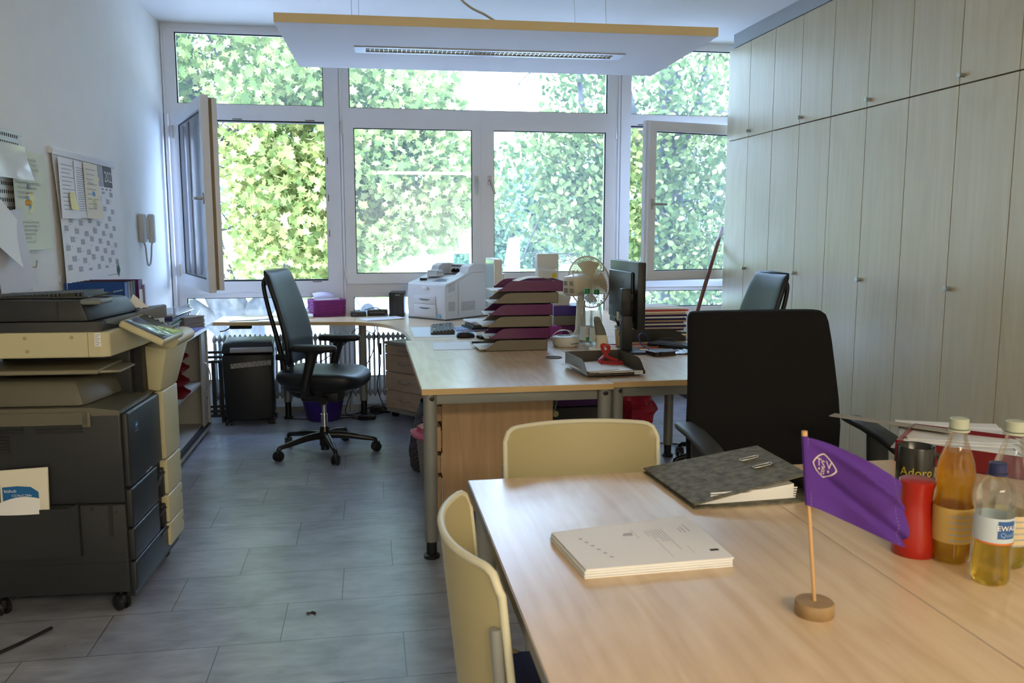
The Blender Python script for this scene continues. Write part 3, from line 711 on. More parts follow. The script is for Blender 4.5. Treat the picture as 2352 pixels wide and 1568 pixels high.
def big_chair():
    t = thing('office_chair', 'large black office chair with wide fabric back facing the meeting table', 'office chair', (1.385, 2.53, 0), -PI / 2)
    star_base(t, 20, .31)
    s_ = MB(); rg = []
    for z, f in ((-.05, .8), (-.04, .93), (-.01, 1.0), (.03, .99), (.045, .93), (.05, .78)):
        rg.append([(x, y, .47 + z) for x, y, _ in sup(.02, 0, 0, .25 * f, .25 * f)])
    s_.rings(rg).build('seat', BLKF, t, 60)
    MB().rbox(-.14, -.09, .33, .14, .09, .43, .02).build('mechanism', BLK, t, 40)
    prof = [(.46, -.215, .24), (.50, -.200, .27), (.60, -.195, .288), (.70, -.200, .292), (.80, -.210, .286), (.90, -.228, .279), (1.00, -.250, .273), (1.07, -.270, .268), (1.095, -.282, .263), (1.108, -.296, .250), (1.110, -.31, .235)]
    rg = []; th = .07
    for i, (z, x, hw) in enumerate(prof):
        ring = []
        for k in range(36):
            a = 2 * PI * k / 36; c, q = math.cos(a), math.sin(a)
            e_ = {0: .5, len(prof) - 1: .45, len(prof) - 2: .75}.get(i, 1)
            lx = math.copysign(abs(c) ** .7, c) * th / 2 * e_; ly = math.copysign(abs(q) ** .35, q) * hw
            ring.append((x - th / 2 + lx - .02 * (1 - (ly / .29) ** 2), ly - .006, z))
        rg.append(ring)
    MB().rings(rg).build('backrest', BLKF, t, 60)
    f = MB(); f.tube([(-.05, 0, .38), (-.22, 0, .38), (-.31, 0, .46), (-.33, 0, .70), (-.33, 0, .85)], [.035, .035, .033, .03, .025], n=12, flat=1.6); f.build('back_support', BLK, t, 60)
    for sg in (-1, 1):
        y = sg * .318; a = MB()
        P = [(-.245, .722), (-.20, .727), (-.10, .722), (.02, .704), (.12, .678), (.16, .660)]
        rg = []
        for i, (x, z) in enumerate(P):
            w = (.020, .033, .036, .036, .034, .020)[i]; h = (.008, .014, .015, .015, .014, .008)[i]
            rg.append([(x, y + math.copysign(abs(math.cos(2 * PI * k / 20)) ** .6, math.cos(2 * PI * k / 20)) * w, z + math.copysign(abs(math.sin(2 * PI * k / 20)) ** .6, math.sin(2 * PI * k / 20)) * h) for k in range(20)])
        a.rings(rg)
        a.tube([(-.05, y, .705), (-.04, y, .60), (-.02, y, .46), (-.01, y - sg * .06, .42), (0, y - sg * .18, .415)], [.024, .024, .026, .024, .02], n=12, flat=1.5)
        a.build('armrest', mat('grey_black_armrest', (0.035, 0.037, 0.035), 0.5), t, 60)
    return t
big_chair()

def cantine_chair(label, loc, rz, wd=.455):
    """visitor chair, local +x forward: curved ivory plastic back, blue seat, steel tube legs"""
    t = thing('visitor_chair', label, 'chair', loc, rz)
    W2 = wd / 2
    def back(u, v):
        # u across, v up; rounded upper corners
        y = (u * 2 - 1); z0, z1 = .50, .842
        z = z0 + (z1 - z0) * v
        cr_ = .035; ay = abs(y) * W2
        if v > .5:
            lim = z1 if ay < W2 - cr_ else z1 - cr_ + math.sqrt(max(0, cr_ ** 2 - (ay - (W2 - cr_)) ** 2)); z = min(z, lim)
        x = -.235 + .075 * abs(y) ** 2.3 - .035 * (v - .3)
        return (x, y * W2, z)
    b = MB(); b.sheet(back, 40, 16, .009)
    b.build('backrest', mat('ochre_ivory_shell', (.44, .375, .20), .4), t, 50)
    r = MB(); P = []
    for k in range(0, 41): P.append(back(k / 40, 1.0))
    P2 = [back(0, v / 8) for v in range(0, 8)] + [back(k / 40, 1.0) for k in range(41)] + [back(1, v / 8) for v in range(7, -1, -1)]
    r.tube(P2, .0075, n=8, sub=1); r.build('rim', mat('pale_ivory_rim', (0.60, 0.57, 0.42), 0.4), t, 60)
    s_ = MB(); rg = []
    for z, f in ((-.02, .95), (-.01, .99), (.005, 1.0), (.02, .98), (.028, .92)): rg.append([(x, y, .445 + z) for x, y, _ in sup(.0, 0, 0, .215 * f, .215 * f, 4)])
    s_.rings(rg).build('seat', mat('blue_seat_cloth', (0.03, 0.04, 0.16), 0.85), t, 60)
    for sg in (-1, 1):
        l = MB(); y = sg * .225
        l.tube([(-.19, y * .98, .74), (-.175, y, .50), (-.19, y, .47), (-.235, y, .02)], .011, n=10, sub=4); l.build('leg', GREYM, t, 60)
        l = MB(); l.tube([(-.17, y, .45), (-.10, y, .43), (.14, y, .43), (.20, y, .40), (.235, y, .02)], .011, n=10, sub=4); l.build('leg', GREYM, t, 60)
        MB().tube([(-.19, y * .95, .56), (-.16, y * .97, .54), (-.10, y * .9, .47), (.0, y * .85, .44)], .014, n=8).build('bracket', mat('olive_plastic', (0.40, 0.36, 0.22), 0.5), t, 60)
    return t
cantine_chair('ivory plastic visitor chair tucked in at the far side of the meeting table', (.590, 2.11, 0), -PI / 2, .447)
cantine_chair('ivory plastic visitor chair seen edge-on at the left side of the meeting table', (.385, 1.545, 0), 0.0)

# ------------------------------------------------------------------ copier
t = CP = thing('photocopier', 'large charcoal and ivory office photocopier against the left wall', 'photocopier', (-.888, 3.142, 0), -.055)
# local: x towards the aisle (front plane x=0.02), y along the wall (0..0.62), z up.  body x from -.53 to .02
B0 = -.52
b = MB()
b.rbox(B0, .0, .085, .0, .61, .42, .006)            # paper-feed cabinet
b.rbox(B0, .004, .42, .0, .61, .755, .008)          # engine
b.rbox(B0, .30, .74, -.05, .61, 1.0, .006)          # inner column behind the output bay
b.rbox(-.16, .50, .74, .01, .61, 1.0, .006)
b.build('body', CHARC, t, 30)
v = MB()
for zc, x0, x1 in ((.715, -.50, -.33), (.715, -.29, -.13), (.655, -.50, -.38)):
    for k in range(5): v.box(x0, -.0015, zc - .030 + k * .012, x1, .002, zc - .025 + k * .012)
v.box(-.06, -.0015, .30, -.045, .002, .42); v.box(-.28, -.001, .415, -.003, .001, .4175); v.box(-.50, -.001, .20, -.003, .001, .2025)
v.cyl((-.115, -.002, .405), (-.115, .002, .405), .007); v.cyl((-.03, -.002, .39), (-.03, .002, .39), .004); v.cyl((-.02, -.002, .23), (-.02, .002, .23), .004)
v.build('vents', GASK, t, 0)
# exit tray deck, ivory-grey
tr = MB()
tr.prism([(B0, .745), (-.002, .745), (-.002, .762), (-.10, .775), (B0, .775)], .003, .50, ax='y')
tr.hexa([(B0, .02, .775), (-.125, .02, .775), (-.07, .40, .775), (B0, .40, .775), (B0, .05, .865), (-.16, .05, .865), (-.11, .36, .865), (B0, .36, .865)], r=.018)
tr.box(B0, -.002, .715, -.11, .004, .76); tr.rbox(-.13, -.002, .705, -.10, .004, .76, .004)
tr.build('output_tray', mat('warm_grey_plastic', (0.125, 0.115, 0.082), 0.42), t, 35)
m_ = MB(); m_.rbox(B0, .04, .888, -.08, .34, .905, .008); m_.hexa([(-.10, .06, .888), (-.02, .10, .885), (-.02, .26, .885), (-.10, .30, .888), (-.10, .06, .900), (-.02, .10, .893), (-.02, .26, .893), (-.10, .30, .900)], r=.003)
m_.build('job_separator_tray', mat('olive_grey_plastic', (0.24, 0.22, 0.15), 0.35), t, 35)
tr = MB(); tr.tube([(-.10, .34, .84), (-.06, .36, .83), (-.03, .40, .80), (-.015, .45, .775)], .004, n=6); tr.build('paper_stop', CHARC2, t, 50)
# scanner band
s_ = MB(); P = [(B0, 0), (-.045, 0), (-.022, .015), (.0, .34), (.0, .60), (B0, .60)]
s_.prism(P, .955, 1.045); o = s_.build('scanner_unit', CREAM, t, 0)
md = o.modifiers.new('bevel', 'BEVEL'); md.width = .006; md.segments = 2; md.limit_method = 'ANGLE'
MB().box(-.092, -.0008, .957, -.0905, .001, 1.043).build('panel_joint', mat('joint_olive', (.2, .18, .1), .6), o, 0)
for x, z in ((-.30, 1.026), (-.145, 1.027), (-.295, .98)): MB().cyl((x, -.0015, z), (x, .001, z), .0065).build('screw_cap', mat('cap_beige', (0.36, 0.32, 0.2), 0.5), o, 30)
q = MB(); q.box(-.068, -.0012, .995, -.048, .0, 1.042, 0)
for k in range(6): q.box(-.066, -.0018, 1.034 - k * .007, -.050 - .004 * (k % 2), -.0011, 1.037 - k * .007, 1)
q.build('service_sticker', [WHITE, GINK], o, 0)
# document feeder
a = MB(); P = [(B0, .006), (-.07, .006), (-.05, .02), (-.02, .30), (-.02, .52), (B0, .52)]
a.prism(P, 1.046, 1.080); a.hexa([(B0, .008, 1.080), (-.085, .008, 1.080), (-.04, .42, 1.080), (B0, .42, 1.080), (B0, .014, 1.160), (-.115, .014, 1.158), (-.06, .34, 1.150), (B0, .34, 1.160)], r=.014); a.box(-.19, .0065, 1.082, -.1885, .0095, 1.150)
o = a.build('document_feeder', CHARC, t, 35)
e = MB(); e.hexa([(-.048, .05, 1.05), (-.019, .30, 1.05), (-.03, .30, 1.05), (-.06, .05, 1.05), (-.045, .06, 1.083), (-.017, .30, 1.083), (-.03, .30, 1.083), (-.055, .06, 1.083)], r=0)
e.hexa([(-.02, .30, 1.05), (.05, .46, 1.05), (.03, .5, 1.05), (-.05, .5, 1.05), (-.02, .30, 1.082), (.05, .46, 1.10), (.03, .5, 1.10), (-.05, .5, 1.09)], r=.003)
e.rbox(-.115, .012, 1.140, -.045, .14, 1.160, .007); e.build('feeder_side', mat('mid_grey_plastic', (0.16, 0.175, 0.175), 0.4), o, 30)
e = MB()
for k in range(22): e.box(-.42 + k * .014, .06, 1.1605, -.412 + k * .014, .26, 1.168 + .0006 * k)
e.rbox(-.45, .05, 1.160, -.10, .27, 1.167, .002); e.rbox(-.20, .06, 1.167, -.15, .10, 1.177, .004); e.hexa([(-.10, .10, 1.160), (-.03, .10, 1.176), (-.03, .20, 1.176), (-.10, .20, 1.160), (-.10, .10, 1.166), (-.03, .10, 1.181), (-.03, .20, 1.181), (-.10, .20, 1.166)])
e.build('original_tray', CHARC2, o, 0)
# front: dark door and drawers, ivory column
d = MB(); d.rbox(-.004, .012, .475, .022, .395, .752, .010); o = d.build('front_door', CHARC, t, 35)
q = MB(); q.cyl((.022, .10, .69), (.0235, .10, .69), .013, n=24); q.build('blue_emblem', mat('emblem_blue', (0.02, 0.16, 0.5), 0.3), o, 30)
Mx = lambda y, z, x=.0235: fr((x, y, z), (0, 1, 0), (0, 0, 1), (1, 0, 0))
q = MB(); q.box(.0236, .092, .688, .0242, .108, .692); q.text('KONICA MINOLTA', .0045, Mx(.100, .667), center=True); q.text('bizhub C224e', .013, Mx(.215, .482), center=True); q.build('lettering', WHITE, o, 0)
for z0, z1 in ((.325, .470), (.20, .320)):
    d = MB(); d.rbox(-.004, .012, z0, .022, .32, z1, .008); d.rbox(-.004, .38, z0 - .004, .020, .46, z1 - .03, .006); d.hexa([(-.004, .32, z0 + .05), (.012, .32, z0 + .05), (.012, .40, z0 + .05), (-.004, .40, z0 + .05), (-.004, .32, z1 - .045), (.028, .32, z1 - .045), (.028, .40, z1 - .045), (-.004, .40, z1 - .045)])
    d.build('paper_drawer', CHARC, t, 35)
d = MB(); d.rbox(-.004, .012, .085, .022, .60, .195, .008); d.hexa([(-.004, .32, .15), (.012, .32, .15), (.012, .44, .15), (-.004, .44, .15), (-.004, .32, .19), (.030, .32, .19), (.030, .44, .19), (-.004, .44, .19)]); d.build('large_paper_drawer', CHARC, t, 35)
g = MB(); g.box(-.003, .318, .20, .004, .41, .47); g.box(-.002, .012, .4705, .006, .61, .4745); g.build('handle_recess', GASK, t, 0)
# ivory column, three drawer fronts + tall cover + upper cover leaning out
iv = MB(); iv.rbox(.0, .398, .475, .034, .61, .755, .006); iv.build('side_cover', CREAM, t, 35)
for z0, z1 in ((.325, .468), (.205, .320), (.105, .200)):
    iv = MB(); iv.rbox(-.0, .408, z0, .034, .61, z1, .007); iv.box(.034, .585, z1 - .045, .0345, .60, z1 - .03, 1); iv.build('ivory_drawer_end', [CREAM, mat('cap_beige', (.3, .3, .3))], t, 35)
iv = MB(); iv.hexa([(-.03, .40, .757), (.026, .398, .757), (.034, .61, .757), (-.03, .61, .757), (-.03, .385, .945), (.062, .385, .928), (.092, .61, .945), (-.03, .61, .96)], r=.008); iv.build('upper_cover', CREAM, t, 35)
MB().box(-.10, .34, .757, -.02, .60, .99).build('inner_wall', BLK, t, 0)
# control panel: tilted screen (left) and key strip (right)
p = MB(); Mp = Matrix.Translation((.055, .235, 1.020)) @ Matrix.Rotation(math.radians(27), 4, 'Y')
p.rbox(-.085, -.135, -.006, .085, .135, .020, .008, 0, Mp); o = p.build('control_panel', CREAM, t, 35)
q = MB(); q.rbox(-.075, -.125, .0190, .078, .128, .0215, .002, 0, Mp); oo = q.build('screen_bezel', mat('glossy_black', (0.012, 0.013, 0.015), 0.12), o, 30)
q = MB(); q.rbox(-.068, -.118, .0205, .070, .100, .0225, .001, 0, Mp); q.build('touch_screen', mat('dark_touch_glass', (0.06, 0.075, 0.08), 0.08, spec=.8), o, 30)
q = MB()
for k in range(6): q.box(-.060 + k * .022, .112, .0212, -.050 + k * .022, .119, .0222, 0, Mp)
q.build('status_lights', WHITE, o, 0)
p = MB(); p.rings([[(x * .9 + .052 + .004 * k, .43 + (k / 5) * .18, .955 + .002 * k + z) for x, z in [(math.cos(a_) * .05, math.sin(a_) * .030) for a_ in [2 * PI * j / 20 for j in range(20)]]] for k in range(6)])
o = p.build('key_strip', CREAM, t, 50)
q = MB()
for k in range(5):
    for j in range(2): q.cyl((.042 + j * .022, .445 + k * .028, .983 - j * .003), (.042 + j * .022, .445 + k * .028, .989 - j * .004), .0055, n=12)
q.build('keys', INK, o, 30)
q = MB(); q.cyl((.062, .585, .985), (.062, .585, .993), .010, n=16); q.build('start_key', mat('start_blue', (0.1, 0.45, 0.8), 0.4), o, 30)
# side pocket
pk = MB(); pk.box(B0, -.022, .235, -.19, -.020, .415); pk.prism([(-.19, .235), (-.155, .235), (-.155, .43), (-.19, .415)], -.0215, -.0, ax='y'); pk.box(B0, -.022, .233, -.155, 0, .236); pk.build('document_pocket', CHARC, t, 20)
for x, y in ((-.05, .05), (-.05, .55), (-.47, .05), (-.47, .55)): caster(t, x, y, .030, rz=.9)
MB().rbox(-.02, .02, .06, .01, .60, .09, .004).build('base_skirt', BLK, t, 0)
# things in the pocket and on top
def at_cp(x, y, z): return (-.888 + x * math.cos(-.055) - y * math.sin(-.055), 3.142 + x * math.sin(-.055) + y * math.cos(-.055), z)
Mf = lambda x, z, y=-.0125: fr((x, y, z), (1, 0, 0), (0, 0, 1), (0, -1, 0))
b = MB(); b.hexa([(0, -.004, .0), (.16, -.004, .0), (.16, .004, .0), (0, .004, .0), (0.004, -.002, .155), (.165, -.002, .163), (.165, .004, .163), (0.004, .004, .155)], 0)
b.prism([(.010, .03), (.13, .03), (.130, .075), (.105, .094), (.06, .098), (.010, .095)], -.0058, -.0048, 1, ax='y')
b.text('bizhub', .016, fr((.015, -.0062, .076), (1, 0, 0), (0, 0, 1), (0, -1, 0)), 2); b.text('C224e/C284e', .012, fr((.040, -.0062, .060), (1, 0, 0), (0, 0, 1), (0, -1, 0)), 2)
b.text('User Guide', .012, fr((.040, -.0062, .046), (1, 0, 0), (0, 0, 1), (0, -1, 0)), 2)
p0 = at_cp(-.415, -.013, .405)
o = b.build('brochure', [mat('ivory_paper', (0.80, 0.76, 0.62), 0.6), mat('brochure_blue', (0.01, 0.13, 0.36), 0.4), WHITE], None, 0, loc=p0, rz=-.055); tag(o, 'ivory and blue copier manual standing in the side pocket of the copier', 'manual')
b = MB(); b.sheet(lambda u, v: (-.02 + u * .155, -.003 - .006 * math.sin(u * 3), (v * (.036 + .030 * math.sin(u * 2.4)))), 8, 3, .001)
o = b.build('folded_paper', WHITE, None, 30, loc=at_cp(-.415, -.017, .400), rz=-.055); tag(o, 'crumpled white papers in front of the manual in the copier pocket', 'paper')
b = MB(); b.prism([(0, 0), (.085, 0), (.03, .055)], 0, .001, ax='y'); b.add([(0, 0, 0), (.03, 0, .055), (.06, .09, .0), (.085, 0, 0), (.0, .002, 0), (.03, .002, .053), (.06, .092, -.001)], [(0, 1, 2), (1, 3, 2), (4, 6, 5)])
o = b.build('folded_sheet', WHITE, None, 30, loc=at_cp(-.095, .42, 1.092), rz=.1); tag(o, 'white folded sheet standing up on the document feeder', 'paper')
c = MB().tube([(-1.13, 3.05, .012), (-1.2, 2.95, .008), (-1.3, 2.80, .008), (-1.38, 2.5, .008), (-1.4, 2.3, .008)], .006, n=8); o = c.build('power_cable', BLK, None, 60); tag(o, 'black power cable on the floor below the copier', 'cable')
# ------------------------------------------------------------------ things on the left wall
MW = lambda y, z, x=XL + .004: fr((x, y, z), (0, 1, 0), (0, 0, 1), (1, 0, 0))
GRYP = mat('weekend_grey', (0.42, 0.43, 0.46), 0.7); DGRY = mat('calendar_header_grey', (0.16, 0.17, 0.18), 0.7)
t = thing('wall_calendar', 'year planner poster for 2022 hanging from a white rail on the left wall', 'calendar', (XL, 4.33, 1.77))
m = MB(); H_ = .655; Wd = .985
# slightly curling sheet
def cal(u, v):
    y = .015 + u * (Wd - .03) + (1 - v) * .05; z = -H_ * (1 - v) * (1 + .0 * u) - .0
    x = .012 + .018 * (1 - v) ** 2 * (.4 + .6 * math.sin(u * 3 + .4)) + .010 * math.sin((1 - v) * 3) * (1 - u)
    if v < .12: x += .014 * math.sin(u * 7) * (.12 - v) / .12
    return (x, y, z)
m.sheet(cal, 24, 16, .0006); 
def cell(u0, u1, v0, v1, mi, off=.0016):
    P = []; 
    for (u, v) in ((u0, v0), (u1, v0), (u1, v1), (u0, v1)):
        p = cal(u, v); P.append((p[0] + off, p[1], p[2]))
    m.add(P, [(0, 1, 2, 3)], mi)
cell(.80, .975, .80, .975, 2); cell(.60, .79, .80, .975, 1)
for c_ in range(12):
    u0 = .03 + c_ * .0785
    for r_ in range(31):
        v1 = .76 - r_ * .0208
        if (r_ + c_ * 3 + (2 if c_ > 4 else 0)) % 7 in (0, 1):
            cell(u0 + .004, u0 + .066, v1 - .0200, v1 - .0005, 1)
        elif (r_ * 5 + c_ * 3) % 4 == 0: cell(u0 + .008, u0 + .014 + .010 * ((r_ + c_) % 3), v1 - .014, v1 - .009, 1)
    cell(u0 + .01, u0 + .05, .775, .785, 2)
cell(.72, .93, .045, .052, 1)
Mc = lambda u, v, o_=.0035: fr((cal(u, v)[0] + o_, cal(u, v)[1], cal(u, v)[2]), (0, 1, 0), (0, 0, 1), (1, 0, 0))
m.text('2022', .085, Mc(.815, .845), 0)
m.prism([(0, -.035), (.03, 0), (0, .04), (-.03, 0)], 0, .001, 3, M=Mc(.93, .08) @ Matrix.Rotation(0, 4, 'Z'))
for k in range(6): cell(.66 + .02 * (k % 2), .67 + .02 * (k % 2) + .02, .83 + k * .02, .836 + k * .02, 2, .003)
cell(.672, .712, .84, .87, 4, .0035)
m.build('sheet', [WHITE, GRYP, DGRY, mat('dark_green_print', (.05, .14, .1), .7), YELL], t, 60)
MB().rbox(.0, -.0, -.012, .020, Wd + .005, .020, .006).box(.018, 0, -.016, .022, Wd, -.006).cyl((.010, .002, .004), (.010, -.004, .004), .016).build('hanging_rail', FRAME, t, 30)
def pinned(name, label, cat, y, z, w, h, m_, lines=0, curl=.02, tilt=0.0, x0=.03, extra=None, bottom_out=.0):
    b = MB(); f = lambda u, v: (x0 + curl * (1 - v) ** 1.5 * (.3 + .7 * u) + bottom_out * (1 - v), u * w, -h * (1 - v))
    b.sheet(f, 8, 8, .0005)
    def pt(u, v, o_=.0012): p = f(u, v); return (p[0] + o_, p[1], p[2])
    for k in range(lines):
        v = .88 - k * .8 / max(1, lines); a = .12 + .03 * (k % 2); c = .85 - .22 * ((k * 7) % 3) / 2
        b.add([pt(a, v), pt(c, v), pt(c, v + .012), pt(a, v + .012)], [(0, 1, 2, 3)], 1)
    if extra: extra(b, pt, f)
    o = b.build(name, [m_, GINK, mat('soft_blue_print', (.15, .35, .6), .7), YELL], None, 60, loc=(XL, y, z), rot=(tilt, 0, 0)); return tag(o, label, cat)
pinned('note_sheet', 'white typed sheet pinned at the left edge of the year planner', 'paper', 4.37, 1.745, .235, .29, WHITE, 12, .012, .0)
pinned('note_sheet', 'white table sheet between the typed sheet and the cream certificate', 'paper', 4.575, 1.742, .20, .28, WHITE, 20, .014, .0, .034)
def deco(b, pt, f):
    b.add([pt(.45, .42), pt(.62, .40), pt(.66, .46), pt(.58, .5), pt(.46, .49)], [(0, 1, 2, 3, 4)], 2)
    b.add([pt(.40, .22), pt(.68, .22), pt(.68, .38), pt(.40, .38)], [(0, 1, 2, 3)], 3)
    for k in range(4): b.add([pt(.44 + .06 * k, .18), pt(.47 + .06 * k, .18), pt(.45 + .06 * k, .34), pt(.43 + .06 * k, .34)], [(0, 1, 2, 3)], 1)
    b.text('Einladung', .022, fr(pt(.22, .62, .004), (0, 1, 0), (0, 0, 1), (1, 0, 0)), 1)
pinned('certificate', 'cream certificate with a small picture pinned on the year planner', 'paper', 4.70, 1.745, .225, .285, PAPER2, 9, .020, .0, .04, deco)
pinned('sticky_note', 'small yellow note stuck on the lower left of the year planner', 'note', 4.47, 1.585, .075, .085, YELL, 0, .02, 0.0, .040)
b = MB(); b.cyl((0, 0, 0), (.006, 0, 0), .02, n=20); o = b.build('push_button', FRAME, None, 30, loc=(XL, 4.38, 1.165)); tag(o, 'small round white button on the wall below the calendar', 'switch')

# perforated board
t = thing('pegboard', 'white perforated metal board on the left wall carrying papers', 'pegboard', (XL + .002, 3.0, 1.14))
m = MB(); L_ = .995; m.box(.0, 0, .0, .012, .05, .665); m.box(.012, 0, .655, .016, L_, .665); 
nx = 34; nz = 26; xs = [.05 + (L_ - .05) * k / (3 * 22) for k in range(3 * 22 + 1)]
pw = L_ / 48; ph = .665 / 20
vs = []; fs = []
for i in range(48):
    for j in range(20):
        y0, z0 = i * pw, j * ph; y1, z1 = y0 + pw, z0 + ph; a, b_, c, d = y0 + pw * .22, z0 + ph * .28, y1 - pw * .22, z1 - ph * .28
        k = len(vs); vs += [(.014, y0, z0), (.014, y1, z0), (.014, y1, z1), (.014, y0, z1), (.014, a, b_), (.014, c, b_), (.014, c, d), (.014, a, d)]
        fs += [(k, k + 1, k + 5, k + 4), (k + 1, k + 2, k + 6, k + 5), (k + 2, k + 3, k + 7, k + 6), (k + 3, k, k + 4, k + 7)]
m.add(vs, fs); m.build('perforated_sheet', mat('light_pegboard', (0.62, 0.63, 0.62), 0.4, metal=.2), t, 0)
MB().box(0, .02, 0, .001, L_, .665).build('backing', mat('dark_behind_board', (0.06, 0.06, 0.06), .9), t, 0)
MB().tube([(.014, .93, .12), (.05, .94, .10), (.055, .95, .13)], .003, n=6).tube([(.014, .86, .08), (.05, .87, .06), (.055, .88, .09)], .003, n=6).build('hook', CHROME, t, 50)
def lam(b, pt, f):
    rows = ['г. ТСВ Бармштедт. Вы', 'есть место для игры в', 'пятницу с 11 до 16 часов,', 'и открыто. Начало с', 'среды с 15 до 18.00.', 'пожалуйста через забор,', 'игра и вечерние бои', 'воскресенье и в', 'праздники']
    for k, r_ in enumerate(rows): b.text(r_, .021, fr(pt(.08, .90 - k * .048, .004), (0, 1, 0), (0, 0, 1), (1, 0, 0)), 1)
    rows = ['Der Verein TSV Barmstedt,', 'Sportplatz am Heederbrook,', 'die Zeit ist bis zum Ende', 'der Woche geöffnet.', 'Alle sind dann', 'willkommen, wenn']
    for k, r_ in enumerate(rows): b.text(r_, .018, fr(pt(.10, .27 - k * .04, .004), (0, 1, 0), (0, 0, 1), (1, 0, 0)), 1)
    b.add([pt(.30, .50), pt(.40, .36), pt(.48, .40), pt(.55, .55), pt(.50, .60), pt(.34, .58)], [(0, 1, 2, 3, 4, 5)], 3)
    b.add([pt(.32, .53, .0016), pt(.40, .40, .0016), pt(.45, .44, .0016), pt(.38, .56, .0016)], [(0, 1, 2, 3)], 2)
    b.prism([(.014 * math.cos(a_ * PI / 8), .014 * math.sin(a_ * PI / 8)) for a_ in range(16)], 0, .001, 1, M=fr(pt(.42, .645, .003), (0, 1, 0), (0, 0, 1), (1, 0, 0)))
pinned('laminated_notice', 'laminated notice with dense text and a yellow figure hanging on the pegboard', 'notice', 3.82, 1.735, .37, .42, mat('laminated_sheet', (0.62, 0.62, 0.56), 0.22), 0, .01, 0.0, .035, lam)
pinned('plastic_sleeve', 'glossy clear sleeve hanging over the top of the laminated notice', 'sleeve', 3.60, 1.745, .30, .14, mat('glossy_sleeve', (0.70, 0.72, 0.70), 0.12), 0, .03, 0.0, .06)
pinned('paper_sheet', 'white sheets hanging loosely in front of the pegboard', 'papers', 3.50, 1.60, .33, .22, WHITE, 0, .05, -.5, .05)
pinned('paper_bundle', 'long bundle of pale papers clipped at the bottom of the pegboard', 'papers', 3.55, 1.46, .30, .33, mat('lilac_white_paper', (0.66, 0.65, 0.72), 0.6), 0, .03, 0.1, .045)
o = MB().cyl((0, 0, 0), (.02, 0, 0), .011, n=16).build('push_pin', mat('amber_pin', (0.65, 0.38, 0.08), 0.5), None, 40, loc=(XL + .10, 3.76, 1.51)); tag(o, 'amber pin holding the loose sheets on the pegboard', 'pin')
# door intercom handset
t = thing('intercom', 'light grey wall intercom handset with coiled cord beside the open window', 'intercom', (XL, 5.83, 1.32))
MB().rbox(0, 0, 0, .04, .085, .185, .012).build('base', mat('intercom_grey', (0.50, 0.51, 0.50), 0.4), t, 40)
MB().rbox(.035, .10, -.005, .075, .16, .185, .014).rbox(.02, .08, .02, .05, .12, .16, .01).build('handset', mat('intercom_pale', (0.58, 0.59, 0.58), 0.4), t, 40)
MB().tube([(.02, .06, .0), (.03, .055, -.03), (.035, .045, -.09), (.035, .07, -.145), (.04, .11, -.145), (.045, .13, -.09), (.05, .125, -.03), (.055, .13, 0)], .0055, n=8).build('cord', mat('cord_grey', (0.45, 0.46, 0.46), 0.5), t, 60)

# ------------------------------------------------------------------ on the sideboard
def binder(name, label, y, th_, m_, x1=-1.185, h=.40, d=.275, spine=None, lean=0.0, hide=None, group='ring binders on the sideboard', rows=0):
    t = thing(name, label, 'binder', (x1, y, TZ), 0.0, group)
    b = MB(); b.rbox(-d, 0, 0, 0, .003, h, .001); b.rbox(-d, th_ - .003, 0, 0, th_, h, .001); b.rbox(-.003, 0, 0, .0, th_, h, .001); b.build('cover', m_, t, 0)
    MB().box(-d + .01, .004, .01, -.02, th_ - .004, h - .02).build('pages', WHITE, t, 0)
    if spine:
        q = MB(); q.box(.0, .008, .04, .0012, th_ - .008, h - .05)
        for k in range(3): q.box(.0012, .014, .08 + k * .09, .0016, th_ - .014, .10 + k * .09, 1)
        q.build('spine_label', [spine, GINK], t, 0)
    t.rotation_euler = (lean, 0, 0); return t
binder('ring_binder', 'blue ring binder standing nearest the copier on the sideboard', 4.40, .055, BLUE)
for k, (mm, nm) in enumerate(((BLK, 'black ring binder right behind the blue one'), (mat('black_red_binder', (.05, .012, .012), .5), 'black and red ring binder between black ones'), (BLK, 'black ring binder next to the purple one'))):
    binder('ring_binder', nm, 4.458 + k * .05, .046, mm)
binder('ring_binder', 'purple ring binder with a long white spine label on the sideboard', 4.615, .078, mat('purple_binder', (0.10, 0.02, 0.16), .45), x1=-1.175, spine=WHITE)
binder('document_folder', 'thin white and purple folder leaning against the purple binder', 4.715, .022, mat('lilac_folder', (.35, .33, .5), .4), x1=-1.165, h=.37, lean=.07, group=None)
# stack of papers and trays by the corner
o = letter_tray(None, 'letter_tray', mat('clear_grey_tray', (0.42, 0.43, 0.45), .2), .255, .33, .055, loc=(-1.45, 5.34, TZ), rz=0.05); tag(o, 'grey see-through letter tray under the pile near the window corner', 'letter tray')
zz = TZ + .06
for k, (h_, mm, nm, lb) in enumerate(((.012, WHITE, 'paper_stack', 'white paper stack lying in the tray below the blue folders'), (.010, mat('green_card', (.03, .2, .13), .5), 'folder', 'green folder lowest in the pile near the corner'), (.022, mat('grey_card', (.35, .34, .32), .6), 'folder', 'grey folder in the middle of the pile near the corner'), (.016, mat('dark_blue_card', (.03, .03, .16), .5), 'folder', 'dark blue folder just below the top of the pile'), (.018, mat('blue_violet_card', (.12, .11, .33), .45), 'folder', 'violet folder carrying the glass frame in the pile'))):
    o = MB().rbox(0, 0, 0, .25 + .01 * (k % 2), .36, h_, .001, seg=1).build(nm, mm, None, 0, loc=(-1.46 + .006 * k, 5.30 + .02 * k, zz), rz=-.02 + .03 * (k % 3)); tag(o, lb, 'folder' if nm == 'folder' else 'papers'); zz += h_ + .0005
t = thing('glass_frame', 'glass picture frame lying flat on top of the pile near the corner', 'picture frame', (-1.45, 5.34, zz), -.03)
MB().rbox(0, 0, 0, .30, .45, .010, .002).build('frame', mat('silver_frame', (.6, .62, .65), .3, metal=.6), t, 30)
